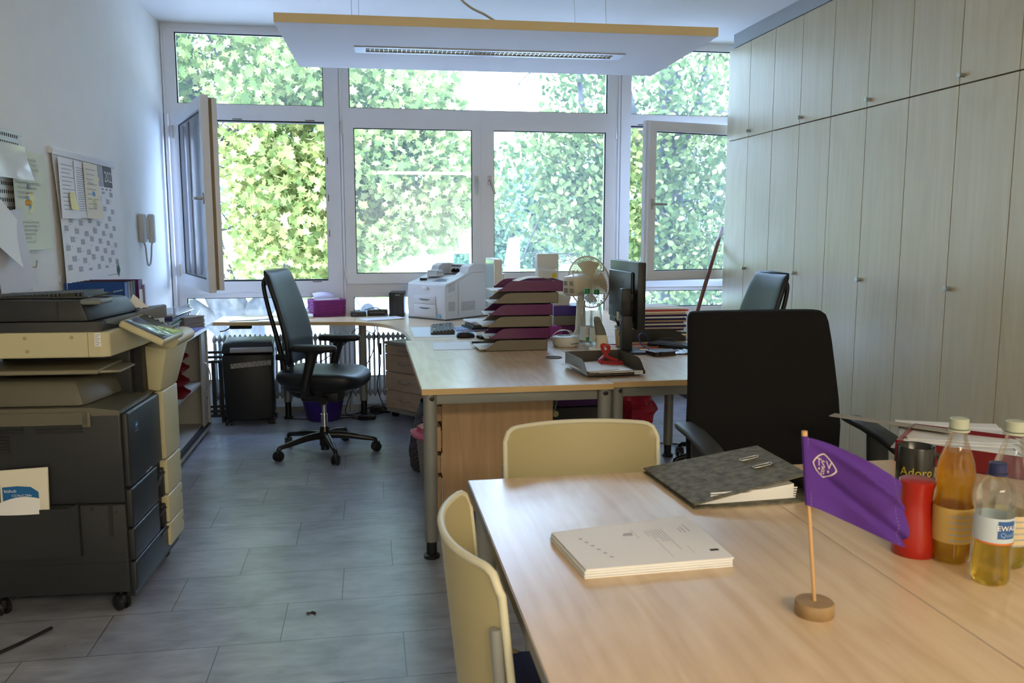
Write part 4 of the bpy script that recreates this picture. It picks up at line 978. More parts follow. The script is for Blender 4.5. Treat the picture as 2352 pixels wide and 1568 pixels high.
MB().box(.006, .006, .0102, .294, .444, .0125).box(.05, .1, .0126, .2, .12, .0128).build('glass', mat('reflective_glass', (.55, .62, .70), .04, spec=1.0), t, 0)
for k in range(8):
    o = MB().rbox(0, 0, 0, .12, .20, .0085, .001, seg=1).build('card_folder', mat('brown_card', (.30, .25, .20), .6), None, 0, loc=(-1.31 + rnd(-.004, .004), 5.86, TZ + k * .0105), rz=-.5); tag(o, 'brown card folder in the stack at the window corner, ' + (ORD[:5] + ORD[-3:])[k], 'folder', 'brown card folders stacked at the window corner')
b = MB(); b.sheet(lambda u, v: (u * .22, v * .14 + .02 * math.sin(u * 5), .05 * math.sin(v * PI) * (.4 + u) + .004 * math.sin(u * 14)), 12, 8, .001)
o = b.build('crumpled_plastic', mat('crumpled_white_film', (.66, .68, .80), .25), None, 60, loc=(-1.44, 5.98, TZ + .085)); tag(o, 'crumpled white wrapping on the pile in the window corner', 'wrapping')
b = MB(); b.sheet(lambda u, v: (u * .2, v * .3, .003 + .01 * u * v), 6, 6, .0006); o = b.build('blue_leaflet', mat('lilac_blue_paper', (.22, .24, .55), .5), None, 60, loc=(-1.33, 5.62, TZ), rz=-.2); tag(o, 'lilac blue leaflets lying at the foot of the corner pile', 'leaflet')
for k, y in enumerate((5.2, 5.45, 5.72)):
    b = MB(); b.box(0, 0, 0, .03, .045, .002); b.box(.028, .0, .002, .030, .045, .022); o = b.build('label_holder', mat('clear_label', (.7, .72, .75), .1), None, 0, loc=(-1.205 + k * .004, y, TZ)); tag(o, 'small clear label holder on the sideboard, ' + ('nearest the copier', 'middle of three', 'nearest the window')[k], 'label holder', 'clear label holders on the sideboard')

# ------------------------------------------------------------------ below the window desk
t = thing('paper_shredder', 'black paper shredder with grey top on castors below the window desk', 'shredder', (-1.05, 6.19, 0), .05)
b = MB(); b.hexa([(.015, .01, .035), (.345, .01, .035), (.345, .30, .035), (.015, .30, .035), (.0, 0, .52), (.36, .0, .52), (.36, .30, .52), (.0, .30, .52)], r=.02); b.build('bin', BLK, t, 35)
b = MB(); b.hexa([(-.003, -.003, .525), (.363, -.003, .525), (.363, .303, .525), (-.003, .303, .525), (.01, .03, .60), (.35, .03, .60), (.35, .30, .615), (.01, .30, .615)], r=.014); o = b.build('head', BLK, t, 35)
b = MB(); b.hexa([(.06, -.006, .535), (.355, -.006, .535), (.355, .05, .54), (.06, .05, .54), (.06, .0, .562), (.35, .0, .562), (.345, .10, .607), (.075, .10, .607)], r=.003); b.build('panel', mat('silver_grey_panel', (.32, .33, .33), .35), o, 30)
b = MB(); b.hexa([(.06, -.002, .42), (.34, -.002, .44), (.34, .002, .44), (.06, .002, .42), (.06, -.002, .455), (.34, -.002, .475), (.34, .002, .475), (.06, .002, .455)]); b.build('view_window', mat('shredder_window', (.28, .27, .25), .3, var=.5, scale=60), t, 0)
for x, y in ((.03, .04), (.33, .04), (.03, .27), (.33, .27)): caster(t, x, y, .017)
# dark slatted rack at the left
t = thing('slatted_rack', 'dark slatted rack standing between the sideboard and the shredder', 'rack', (-1.30, 6.35, 0))
b = MB()
for k in range(5): b.rbox(k * .05, 0, .05, k * .05 + .028, .02, .46, .002)
for z in (.04, .075, .11, .44, .475, .51): b.rbox(-.01, -.006, z, .24, .02, z + .018, .002)
b.build('slats', BLK, t, 0); 
for x in (0, .21): MB().box(x, -.005, 0, x + .02, .18, .045).build('foot', BLK, t, 0)
# radiator
t = thing('radiator', 'white column radiator below the window behind the desk legs', 'radiator', (-1.16, 6.60, 0)); RADM = mat('radiator_grey_white', (0.42, 0.43, 0.46), .4)
proto = None
for k in range(60):
    x = k * .037
    if proto is None:
        b = MB()
        for yy in (-.030, .030): b.cyl((0, yy, .16), (0, yy, .57), .0078, n=10)
        b.rings([sup(0, 0, z, sx, sy, 2.6, 14) for z, sx, sy in ((.115, .004, .012), (.13, .012, .035), (.15, .0172, .048), (.17, .013, .044), (.185, .006, .02))])
        b.rings([sup(0, 0, z, sx, sy, 2.6, 14) for z, sx, sy in ((.55, .007, .02), (.562, .013, .044), (.58, .0172, .048), (.60, .012, .040), (.612, .005, .018), (.618, .002, .006))])
        proto = b.build('radiator_section', RADM, t, 50)
    else: c = proto.copy(); COL.objects.link(c); c.parent = t; c.location = (x, 0, 0)
MB().cyl((0, -.0, .15), (2.23, 0, .15), .012).cyl((0, 0, .58), (2.23, 0, .58), .012).build('header_pipe', RADM, t, 40)
for x in (.02, 1.0, 2.2): MB().cyl((x, 0, .0), (x, 0, .14), .010).build('foot', RADM, t, 40)
o = MB().lathe([(.118, 0), (.122, .004), (.182, .30), (.186, .31), (.180, .31), (.116, .01), (0, .008)], (0, 0, 0), 40).build('waste_bin', VIOLET, None, 50, loc=(-.36, 6.345, 0)); tag(o, 'violet plastic waste bin under the window desk behind the office chair', 'waste bin')
def cable(label, pts, r=.0035, m_=BLK, name='cable', cat='cable', group=None):
    o = MB().tube(pts, r, n=6, sub=5, mi=0).build(name, m_, None, 60); return tag(o, label, cat, group)
CB = 'loose black cables below the window desk'
cable('black cable looping up the radiator left of the drawer unit', [(.03, 6.48, .01), (-.10, 6.45, .012), (-.2, 6.40, .03), (-.14, 6.5, .2), (-.05, 6.52, .35), (.02, 6.5, .5), (.03, 6.45, .72)], group=CB)
cable('black cable hanging in a wide bow in front of the radiator', [(-.55, 6.45, .72), (-.48, 6.5, .58), (-.35, 6.52, .50), (-.22, 6.52, .52), (-.10, 6.5, .66), (.02, 6.5, .62), (.06, 6.45, .72)], group=CB)
cable('black cable running flat across the floor to the power strip', [(-.62, 6.35, .01), (-.45, 6.30, .01), (-.20, 6.32, .008), (-.02, 6.36, .01), (.06, 6.42, .01), (.12, 6.5, .01)], .0045, group=CB)
cable('thin black cable dropping straight from the desk edge', [(.055, 6.3, .72), (.05, 6.42, .55), (.07, 6.45, .40), (.04, 6.45, .22), (.08, 6.45, .08), (.11, 6.46, .02)], group=CB)
cable('black cable snaking between desk leg and drawer unit', [(-.15, 6.3, .008), (-.05, 6.2, .01), (.02, 6.28, .03), (.06, 6.36, .07), (.0, 6.45, .06), (-.08, 6.42, .03), (-.14, 6.38, .01), (-.3, 6.45, .01)], group=CB)
cable('black cable crossing diagonally in front of the radiator', [(-.62, 6.5, .60), (-.52, 6.52, .45), (-.40, 6.52, .40), (-.25, 6.52, .50), (-.12, 6.52, .60)], group=CB)
o = MB().rbox(0, 0, 0, .13, .055, .03, .006).build('power_adapter', BLK, None, 30, loc=(-.11, 6.27, 0), rz=-.25); tag(o, 'black power adapter lying on the floor near the desk leg', 'adapter')
t = thing('power_strip', 'dark power strip on the floor beside the drawer unit', 'power strip', (-.02, 6.48, 0), -.1); MB().rbox(0, 0, 0, .16, .055, .045, .006).build('housing', BLK, t, 30); MB().cyl((.04, .027, .045), (.04, .027, .047), .018).cyl((.1, .027, .045), (.1, .027, .047), .018).build('socket', CHARC2, t, 30)
o = MB().rbox(0, 0, 0, .02, .012, .09, .003).build('cable_switch', BLK, None, 30, loc=(.06, 6.43, .46)); tag(o, 'small black inline switch hanging on a cable by the radiator', 'switch')

# bags and boxes under the middle desks
BAGM = mat('woven_dark_bag', (.09, .075, .085), .8)
nodes = BAGM.node_tree.nodes; bk = nodes.new('ShaderNodeTexBrick'); bk.inputs['Scale'].default_value = 22; bk.inputs['Color1'].default_value = (.13, .105, .12, 1); bk.inputs['Color2'].default_value = (.10, .085, .10, 1); bk.inputs['Mortar'].default_value = (.012, .01, .012, 1); bk.inputs['Mortar Size'].default_value = .05
mp = nodes.new('ShaderNodeMapping'); mp.inputs['Rotation'].default_value = (1.57, 0, .3); tcc = nodes.new('ShaderNodeTexCoord')
BAGM.node_tree.links.new(tcc.outputs['Object'], mp.inputs[0]); BAGM.node_tree.links.new(mp.outputs[0], bk.inputs[0]); BAGM.node_tree.links.new(bk.outputs[0], nodes['Principled BSDF'].inputs['Base Color'])
b = MB(); b.rings([sup(0, 0, z, a_, c_, 2.6, 32) for z, a_, c_ in ((0, .09, .13), (.01, .115, .155), (.10, .125, .165), (.22, .105, .155), (.32, .075, .14), (.40, .05, .12))], caps=False); b.prism([(p[0], p[1]) for p in sup(0, 0, 0, .09, .13, 2.6, 32)], 0, .004)
o = b.build('woven_bag', BAGM, None, 60, loc=(.335, 4.90, 0), rz=.1); tag(o, 'dark woven shopping bag on the floor beside the desk leg', 'bag')
PINK = mat('pink_bag_film', (.62, .12, .22), .35, alpha=1.0)
def crumple(rx, ry, h, seed, n=28, m_=12):
    b = MB(); rg = []
    for j in range(m_ + 1):
        v = j / m_; ring = []
        for k in range(n):
            a_ = 2 * PI * k / n; q = noise.noise(Vector((math.cos(a_) * 2.2 + seed, math.sin(a_) * 2.2, v * 4)))
            s_ = (.65 + .35 * math.sin(PI * min(1, v * 1.1 + .1))) * (1 + .45 * q)
            ring.append((rx * s_ * math.cos(a_), ry * s_ * math.sin(a_), h * v + .02 * q))
        rg.append(ring)
    b.rings(rg); return b
t = thing('waste_bin', 'light waste basket lined with a pink bag behind the front desk leg', 'waste bin', (.365, 4.56, 0))
MB().lathe([(.10, 0), (.105, .003), (.13, .27), (.126, .27), (.10, .008), (0, .006)], (0, 0, 0), 32).build('basket', mat('grey_bin', (.25, .22, .2), .5), t, 50)
b = crumple(.135, .135, .15, 3.0); b.build('bin_liner', PINK, t, 20).location = (0, 0, .23)
t = thing('waste_bin', 'grey waste basket with red plastic bag below the right desk', 'waste bin', (1.56, 4.90, 0))
MB().lathe([(.10, 0), (.105, .003), (.13, .27), (.126, .27), (.10, .008), (0, .006)], (0, 0, 0), 32).build('basket', mat('grey_bin', (.25, .22, .2), .5), t, 50)
b = crumple(.15, .14, .22, 9.0); b.build('bin_liner', mat('red_bag_film', (.55, .03, .07), .35), t, 20).location = (0, 0, .22)
t = thing('computer_tower', 'black computer tower with a yellow sticker under the left desk', 'computer', (1.0, 4.62, 0))
MB().rbox(0, 0, .012, .42, .19, .40, .01).build('case', BLK, t, 30); MB().cyl((.03, -.002, .36), (.03, 0, .36), .018, n=24).build('sticker', YELL, t, 0); MB().box(.02, .02, 0, .4, .17, .012).build('foot', BLK, t, 0)
o = MB().rbox(0, 0, 0, .33, .2, .11, .004).build('storage_box', mat('violet_box', (.10, .03, .16), .6), None, 30, loc=(1.04, 4.60, .405)); tag(o, 'violet box on top of the computer tower under the desk', 'box')
cable('grey cable curving down behind the brown drawer unit', [(1.02, 4.4, .70), (.98, 4.35, .5), (.92, 4.3, .35), (.9, 4.3, .2), (.95, 4.35, .01)], .004, mat('grey_cable', (.3, .3, .28), .5))
cable('black cable on the floor below the right desk', [(1.3, 5.0, .008), (1.6, 5.05, .008), (1.85, 5.2, .008), (2.1, 5.1, .008), (2.3, 5.3, .008)], .005)

# ------------------------------------------------------------------ on the window and corner desks
def sheet_paper(label, loc, rz, w=.21, h=.297, m_=WHITE, lines=0, curl=0.0, name='paper_sheet', group=None, th=.0006, z=None):
    b = MB(); f = lambda u, v: (u * w, v * h, .0008 + curl * (u ** 3) * .5 + curl * (v ** 4))
    b.sheet(f, 6, 6, th)
    for k in range(lines):
        v = .9 - .8 * k / lines; p = [f(.1, v), f(.6 + .25 * ((k * 5) % 3) / 2, v), f(.6 + .25 * ((k * 5) % 3) / 2, v + .008), f(.1, v + .008)]
        b.add([(q[0], q[1], q[2] + th / 2 + .0003) for q in p], [(0, 1, 2, 3)], 1)
    o = b.build(name, [m_, GINK], None, 40, loc=loc, rz=rz); return tag(o, label, 'paper', group)
sheet_paper('white sheet on the window desk right of the open sash', (-1.06, 6.53, TZ + .0005), -1.30, .21, .297, WHITE, 0, .006)
sheet_paper('white sheet on the window desk behind the office chair', (-.81, 6.47, TZ + .0005), -1.5, .21, .297, WHITE, 0, .004)
sheet_paper('white sheet in front of the black routers', (-.09, 6.38, TZ + .0005), -1.25, .21, .297, WHITE, 6, .006)
sheet_paper('small yellow note on the corner desk left of the printer', (.10, 6.22, TZ + .0005), .2, .13, .06, YELL, 0, .0)
t = thing('woven_basket', 'purple woven basket on the window desk filled with paper', 'basket', (-.40, 6.53, TZ), .38)
WOV = mat('purple_weave', (.26, .035, .22), .6)
b = MB()
for r_ in range(8):
    z = .008 + r_ * .016
    k_ = 1 + .05 * r_ / 8
    ring = sup(.115, .10, z, .118 * k_, .098 * k_, 7, 60)
    b.tube([(p[0] + (.0022 if (i + r_) % 2 else -.0022) * (1 if abs(p[0] - .115) > .09 else 0), p[1] + (.0022 if (i + r_) % 2 else -.0022), p[2]) for i, p in enumerate(ring)], .0085, n=6, sub=1, closed=True)
b.prism([(p[0], p[1]) for p in sup(.115, .10, 0, .115, .095, 7, 40)], 0, .004)
b.build('wickerwork', WOV, t, 50)
b = MB()
for k in range(4): b.box(.02, .03 + k * .03, .01, .21, .032 + k * .03, .125 + .004 * k)
b.build('letters', WHITE, t, 0)
b = MB(); b.sheet(lambda u, v: (.02 + u * .17, .12 + .04 * v - .03 * math.sin(v * 3), .10 + v * .07 + .01 * math.sin(u * 3)), 8, 8, .0008); 
b.build('curled_sheet', mat('lilac_print', (.66, .60, .74), .6), t, 40)
t = thing('laptop', 'closed white device at the left behind the office chair on the window desk', 'device', (-.62, 6.44, TZ), .05); MB().rbox(0, 0, 0, .20, .19, .022, .006).build('body', IVORY, t, 30); MB().rbox(.03, .15, .022, .17, .17, .05, .006).build('raised_rear', IVORY, t, 30); 
t = thing('router', 'small flat black box left of the wider router', 'router', (-.145, 6.52, TZ), .05)
MB().rbox(0, 0, 0, .115, .10, .034, .004).build('case', BLK, t, 30); MB().text('Fujitsu', .012, fr((.012, -.0005, .012), (1, 0, 0), (0, 0, 1), (0, -1, 0))).build('lettering', GINK, t, 0)
t = thing('router', 'wide black router with a row of lights and a cable on top', 'router', (-.022, 6.54, TZ), .0)
MB().rbox(0, 0, .004, .155, .11, .045, .006).build('case', BLK, t, 30)
b = MB(); 
for k in range(6): b.box(.02 + k * .02, -.0012, .026, .028 + k * .02, .0, .031)
b.build('status_lights', GINK, t, 0)
MB().tube([(-.02, .03, .045), (.03, .02, .06), (.08, .03, .058), (.13, .0, .02), (.15, -.03, .008)], .0035, n=6).build('cable', BLK, t, 60)
t = thing('network_drive', 'black upright two-bay network drive left of the printer', 'storage device', (.142, 6.47, TZ), -.12)
MB().rbox(0, 0, .004, .112, .20, .185, .005).build('case', BLK, t, 30)
b = MB(); b.box(.035, -.002, .012, .066, .002, .145); b.box(.070, -.002, .012, .101, .002, .145); b.build('drive_bay', CHARC, t, 0)
MB().text('FUJITSU', .010, fr((.048, -.0015, .163), (1, 0, 0), (0, 0, 1), (0, -1, 0))).build('lettering', WHITE, t, 0)
# laser printer
t = thing('laser_printer', 'large off-white laser printer with two paper trays on the corner desk', 'printer', (.285, 6.385, TZ), -math.radians(49))
IV = mat('printer_white', (.60, .60, .59), .42)
def pprof(kind):
    f_ = [(.0, .05), (-.006, .10), (-.008, .18), (.0, .255), (.010, .268)]
    if kind == 'mid': return [(.0, .012)] + f_ + [(.10, .285), (.20, .305), (.30, .318), (.36, .322), (.38, .395), (.42, .398), (.47, .380), (.47, .012)]
    return [(.0, .012)] + f_ + [(.10, .290), (.18, .318), (.24, .345), (.26, .385), (.30, .402), (.38, .404), (.44, .395), (.47, .372), (.47, .012)]
b = MB()
b.prism(pprof('mid'), .075, .30, ax='x')
b.prism(pprof('side'), 0, .075, ax='x'); b.prism(pprof('side'), .30, .385, ax='x')
o = b.build('housing', IV, t, 25)
q = MB(); q.box(-.001, .0, .0, .386, .47, .012); q.box(-.0015, .01, .245, .0, .12, .248); 
for k in range(12): q.add([(.3858, .012 + k * .035, .245 + min(k, 8) * .0118), (.3858, .012 + (k + 1) * .035, .245 + min(k + 1, 8) * .0118), (.3858, .012 + (k + 1) * .035, .247 + min(k + 1, 8) * .0118), (.3858, .012 + k * .035, .247 + min(k, 8) * .0118)], [(0, 1, 2, 3)])
q.box(.3852, .135, .03, .3860, .137, .28)
for k in range(8): q.box(.3852, .03, .07 + k * .0085, .3860, .10, .0725 + k * .0085); q.box(.3852, .17, .065 + k * .0085, .3860, .32, .0675 + k * .0085)
for k in range(6): q.add([(.3858, .03, .205 + k * .010), (.3858, .10, .222 + k * .010), (.3858, .10, .2245 + k * .010), (.3858, .03, .2075 + k * .010)], [(0, 1, 2, 3)])
q.build('vents_and_joints', mat('dark_slot', (.08, .08, .08), .7), t, 0)
q = MB(); q.box(.095, .375, .325, .275, .385, .385, 0)
for k in range(9): q.box(.11 + k * .018, .355, .33, .118 + k * .018, .378, .355 + .008 * (k % 2), 0)
q.box(.08, .30, .322, .295, .378, .3225, 0); q.build('output_rollers', BLK, t, 0)
for z0, z1 in ((.115, .175), (.022, .112)):
    q = MB(); q.rbox(.07, -.011, z0, .295, .02, z1, .003); d = q.build('paper_tray', IV, t, 30)
    q = MB(); q.prism([(.12, z1 - .022), (.245, z1 - .022), (.215, z1 - .034), (.15, z1 - .034)], -.0125, -.0105, ax='y'); q.build('grip', mat('grip_shadow', (.15, .15, .14), .6), d, 0)
q = MB(); q.rbox(.165, -.0125, .222, .205, -.008, .243, .002); q.text('OKI', .012, fr((.185, -.0128, .228), (1, 0, 0), (0, 0, 1), (0, -1, 0)), 1, True); q.text('B730', .009, fr((.305, -.0005, .252), (1, 0, 0), (0, 0, 1), (0, -1, 0)), 2); q.box(.31, -.008, .02, .335, -.0005, .045, 3); q.build('badge', [WHITE, mat('badge_red', (.5, .02, .05), .4), GINK, mat('energy_blue', (.15, .45, .75), .5)], t, 0)
q = MB(); q.hexa([(.20, .06, .2795), (.34, .06, .2795), (.34, .15, .297), (.20, .15, .297), (.20, .06, .281), (.34, .06, .281), (.34, .15, .2985), (.20, .15, .2985)])
for k in range(10): q.box(.22 + (k % 5) * .022, .075 + (k // 5) * .03, .284 + (k // 5) * .006, .232 + (k % 5) * .022, .09 + (k // 5) * .03, .288 + (k // 5) * .006)
q.build('operator_panel', mat('panel_grey', (.25, .27, .3), .3), t, 0)
def on_pr(x, y, z): a_ = -math.radians(49); return (.285 + x * math.cos(a_) - y * math.sin(a_), 6.385 + x * math.sin(a_) + y * math.cos(a_), TZ + z)
for k in range(4):
    o = MB().rbox(0, 0, 0, .085, .10, .011, .001, seg=1).build('small_booklet', mat('grey_white_paper', (.62, .62, .6), .6), None, 0, loc=on_pr(.07 + .003 * (k % 2), .13, .309 + k * .0115), rz=-.7 + .05 * k); tag(o, 'small booklet stacked on the printer, ' + ORD[k if k < 3 else -1], 'booklet', 'small booklets stacked on the printer')
o = MB().rbox(0, 0, 0, .055, .022, .016, .006).build('small_black_object', BLK, None, 40, loc=on_pr(.07, .05, .283), rz=-.3); tag(o, 'small black clip lying on top of the printer at the front', 'clip')
b = MB(); b.sheet(lambda u, v: (u * .20, v * .12, .02 + .02 * math.sin(u * 3)), 8, 4, .0008); o = b.build('output_paper', WHITE, None, 40, loc=on_pr(.34, .42, .36), rz=-.4); tag(o, 'white paper curling at the rear of the printer', 'paper')
# notebooks behind the trays
zz = TZ
for k, (w_, h_, th_, mm, lb) in enumerate(((.30, .22, .016, BLK, 'black folder at the bottom of the small pile behind the letter trays'), (.29, .21, .014, mat('dark_card', (.1, .09, .09), .6), 'dark folder second from the bottom behind the letter trays'), (.30, .21, .012, WHITE, 'white writing pad in the small pile behind the letter trays'))):
    o = MB().rbox(0, 0, 0, w_, h_, th_, .001, seg=1).build('folder', mm, None, 0, loc=(.66 + .01 * k, 5.50 + .01 * k, zz), rz=.22 - .06 * k); tag(o, lb, 'folder'); zz += th_ + .0005
t = thing('spiral_notebook', 'white spiral notebook on top of the pile right of the printer', 'notebook', (.655, 5.53, zz), .14)
MB().rbox(0, 0, 0, .29, .20, .010, .001, seg=1).build('pages', WHITE, t, 0)
b = MB(); 
for k in range(26): b.tube([(.012 + k * .0105, .192, .010), (.012 + k * .0105, .200, .014), (.012 + k * .0105, .205, .006), (.012 + k * .0105, .2, -.0)], .0011, n=5, sub=2)
b.build('spiral', BLK, t, 0)
for k, (x, y, w_, h_, th_, mm, lb) in enumerate(((.74, 5.18, .17, .13, .02, mat('green_booklet', (.05, .3, .15), .5), 'green booklet beside the letter trays'), (.77, 5.12, .15, .13, .03, TAUPE, 'taupe box beside the letter trays under white sheets'), (.60, 5.38, .20, .12, .006, mat('dark_red_book', (.07, .015, .04), .5), 'dark red book next to the desk pad'))):
    o = MB().rbox(0, 0, 0, w_, h_, th_, .002, seg=1).build('booklet', mm, None, 0, loc=(x, y, TZ), rz=.2 * k); tag(o, lb, 'booklet')
sheet_paper('white sheet on the green booklet beside the letter trays', (.76, 5.14, TZ + .031), .3, .16, .12, WHITE)
t = thing('calculator', 'small black calculator beside the letter trays', 'calculator', (.66, 5.02, TZ), .25); MB().rbox(0, 0, 0, .14, .09, .018, .003).build('body', BLK, t, 0); 
o = MB().rbox(0, 0, 0, .07, .03, .016, .007).build('marker_cap', BLK, None, 40, loc=(.575, 4.82, TZ), rz=-.05); tag(o, 'small black eraser left of the lowest letter tray', 'eraser')
# desk pad, keyboard, mouse
t = thing('desk_pad', 'white desk pad calendar with blue print under the keyboard', 'desk pad', (.262, 5.18, TZ), -.0)
b = MB(); b.box(0, 0, 0, .40, .54, .003, 0)
b.box(.29, .05, .0031, .385, .50, .0034, 1)
for k in range(12): b.box(.02 + k * .022, .49, .0031, .022 + k * .022, .52, .0034, 2)
for i in range(4):
    for j in range(8): b.box(.295 + i * .0225, .06 + j * .055, .00345, .312 + i * .0225, .10 + j * .055, .0037, 3)
b.build('sheets', [mat('pad_paper', (.80, .84, .90), .6), mat('pad_blue', (.12, .25, .62), .6), GINK, mat('pad_light_blue', (.45, .58, .85), .6)], t, 0)
def keyboard(label, loc, rz, L_=.455, w_=.15, tilt=0):
    t = thing('keyboard', label, 'keyboard', loc, rz)
    MB().hexa([(0, 0, 0), (w_, 0, 0), (w_, L_, 0), (0, L_, 0), (0, 0, .012), (w_, 0, .026), (w_, L_, .026), (0, L_, .012)], r=.003).build('base', BLK, t, 0)
    b = MB()
    for i in range(6):
        for j in range(21):
            if j in (15, 16) and i in (2, ): continue
            y = .012 + j * .0205; x = .012 + i * .0225; z = .013 + x / w_ * .014
            if i == 0 and 4 <= j <= 10: 
                if j > 4: continue
                b.hexa([(x, y, z), (x + .019, y, z + .0018), (x + .019, y + .12, z + .0018), (x, y + .12, z), (x + .002, y + .002, z + .006), (x + .017, y + .002, z + .0075), (x + .017, y + .118, z + .0075), (x + .002, y + .118, z + .006)]); continue
            b.hexa([(x, y, z), (x + .019, y, z + .0018), (x + .019, y + .0175, z + .0018), (x, y + .0175, z), (x + .002, y + .002, z + .006), (x + .017, y + .002, z + .0075), (x + .017, y + .0155, z + .0075), (x + .002, y + .0155, z + .006)])
    b.build('keys', mat('key_black', (.03, .032, .036), .35), t, 0); return t
keyboard('black keyboard lying on the white desk pad', (.372, 5.275, TZ + .0035), -.07)
def mouse(label, loc, rz):
    t = thing('computer_mouse', label, 'mouse', loc, rz)
    MB().rings([sup(0, 0, 0, .054, .029, 2.4, 28), sup(0, 0, .010, .058, .032, 2.4, 28), sup(-.002, 0, .022, .052, .029, 2.3, 28), sup(-.006, 0, .032, .036, .020, 2.2, 28), sup(-.008, 0, .0355, .015, .008, 2, 28)]).build('shell', BLK, t, 60)
    MB().cyl((.025, -.004, .024), (.025, .004, .024), .007, n=12).build('wheel', CHARC2, t, 40); return t
mouse('black mouse at the edge of the white desk pad', (.575, 5.13, TZ), .1)
sheet_paper('white sheet lying alone on the left desk in front of the pad', (.342, 4.61, TZ + .0005), -.03, .215, .295, WHITE, 0, .002)

# ------------------------------------------------------------------ stack of six letter trays
PZ = TZ + .001
names = ['lowest taupe', 'lowest purple', 'middle taupe', 'middle purple', 'top taupe', 'top purple']
for k in range(6):
    xo = (.612, .640, .628, .640, .664, .690)[k]; 
    o = letter_tray(None, 'letter_tray', PURP if k % 2 else TAUPE, .255, (.345, .330, .352, .345, .352, .352)[k], .058, loc=(xo, 4.765, PZ + k * .0645), rz=-PI / 2)
    tag(o, names[k] + ' letter tray in the tall stack beside the printer', 'letter tray', 'letter trays stacked alternately taupe and purple')
    if k != 5:
        for j in range(3 if k in (0, 2) else 1):
            q = sheet_paper(('papers sticking out of the ' + names[k] + ' tray' + ('', ', second layer', ', third layer')[j]), (xo - .02 - .012 * j, 4.745 - .01 * j, PZ + k * .0645 + .004 + j * .005), -PI / 2 + .04 * (j - 1), .215, .30, WHITE if (k + j) % 3 else mat('light_grey_paper', (.6, .6, .6), .6), 0, .0, group='papers in the letter trays', th=.002)
b = MB(); b.sheet(lambda u, v: (u * .22, v * .10, .055 + .022 * math.sin(u * PI)), 10, 4, .001); o = b.build('envelope', PAPER2, None, 40, loc=(.80, 4.56, PZ + 5 * .0645 - .002), rz=.15); tag(o, 'cream envelope bulging out of the top purple letter tray', 'envelope')
sheet_paper('white sheet sticking out left of the top purple letter tray', (.645, 4.72, PZ + 5 * .0645 + .006), -PI / 2, .20, .30, WHITE, th=.004)
# white monitors at the back
t = thing('monitor', 'slim white monitor turned edge-on between printer and letter trays', 'monitor', (.845, 5.62, TZ), .0)
MB().rbox(-.02, .0, .09, .035, .42, .46, .006).build('housing', IVORY, t, 30); MB().box(-.0215, .014, .105, -.0195, .405, .445).build('screen', mat('grey_green_screen', (.28, .33, .31), .2), t, 0)
MB().rbox(.02, .12, .04, .075, .30, .36, .01).rbox(-.04, .08, .0, .16, .34, .02, .006).rbox(.02, .17, .01, .06, .25, .10, .004).build('stand', IVORY, t, 30)
t = thing('monitor', 'white monitor seen from behind with a yellow sticker behind the letter trays', 'monitor', (1.16, 5.66, TZ), .25)
MB().rbox(-.02, .03, .12, .145, .07, .495, .008).build('housing', IVORY, t, 30); MB().hexa([(-.03, -.01, .20), (.115, -.01, .20), (.125, .03, .20), (-.03, .03, .20), (-.03, -.01, .385), (.115, -.01, .375), (.125, .03, .40), (-.03, .03, .41)], r=.006).rbox(.02, -.02, .01, .07, .03, .32, .008).rbox(-.08, -.08, .0, .16, .12, .02, .006).build('stand', IVORY, t, 30)
MB().cyl((.088, -.0125, .345), (.088, -.0105, .345), .018, n=20).build('sticker', mat('sticker_yellow', (.8, .6, .02), .5), t, 0)
for k in range(3):
    o = letter_tray(None, 'letter_tray', (VIOLET, TAUPE, PURP)[k] if k else PURP, .20, .26, .058, loc=(1.13, 5.40, TZ + .001 + k * .062), rz=-PI / 2 + .0) if False else MB().rbox(0, 0, 0, .20, .24, .060, .003).build('drawer_box', (PURP, TAUPE, VIOLET)[k], None, 0, loc=(1.13, 5.14, TZ + .001 + k * .062)); tag(o, ('purple', 'taupe', 'violet')[k] + ' drawer box behind the fan, ' + ('bottom', 'middle', 'top')[k] + ' of three', 'drawer box')
o = MB().rbox(0, 0, 0, .13, .10, .075, .012).build('woven_box', WOV, None, 40, loc=(1.03, 4.98, TZ), rz=.2); tag(o, 'small purple woven basket right behind the letter trays', 'basket')
for k in range(3): 
    o = MB().box(0, 0, 0, .10, .002, .07).build('index_card', (PAPER2, WHITE, YELL)[k], None, 0, loc=(1.14 + .015 * k, 5.20 + .03 * k, TZ + .19), rot=(0, .25, .2 * k)); tag(o, ('cream', 'white', 'yellow')[k] + ' card standing in the violet drawer box', 'card')
# ------------------------------------------------------------------ fan, bottles, monitor and small things on the right part
FANM = mat('fan_ivory', (.66, .60, .45), .35)
t = thing('table_fan', 'ivory table fan with wire cage seen from behind', 'fan', (1.25, 4.93, TZ), math.radians(38))
MB().rings([sup(0, 0, z, a_, b_, 2.4, 32) for z, a_, b_ in ((0, .085, .11), (.012, .088, .113), (.022, .075, .095), (.035, .040, .045), (.06, .030, .032), (.20, .024, .026), (.235, .026, .028))]).build('base_and_post', FANM, t, 50)
MB().rbox(-.012, -.02, .225, .012, .02, .275, .006).build('tilt_joint', FANM, t, 40)
ax = Matrix.Translation((0, 0, .335)) @ Matrix.Rotation(math.radians(-6), 4, 'Y')
b = MB(); b.rings([[(x, p[0], p[1]) for p in [(q[0], q[1]) for q in sup(0, 0, 0, s_ * 1.05, s_, 3.2, 32)]] for x, s_ in ((-.12, .040), (-.112, .055), (-.10, .060), (-.02, .064), (.02, .060), (.045, .048))], M=ax)
b.cyl((-.07, 0, .055), (-.07, 0, .085), .004, M=ax); b.cyl((-.07, 0, .080), (-.07, 0, .092), .010, M=ax)
o = b.build('motor_housing', FANM, t, 40)
q = MB()
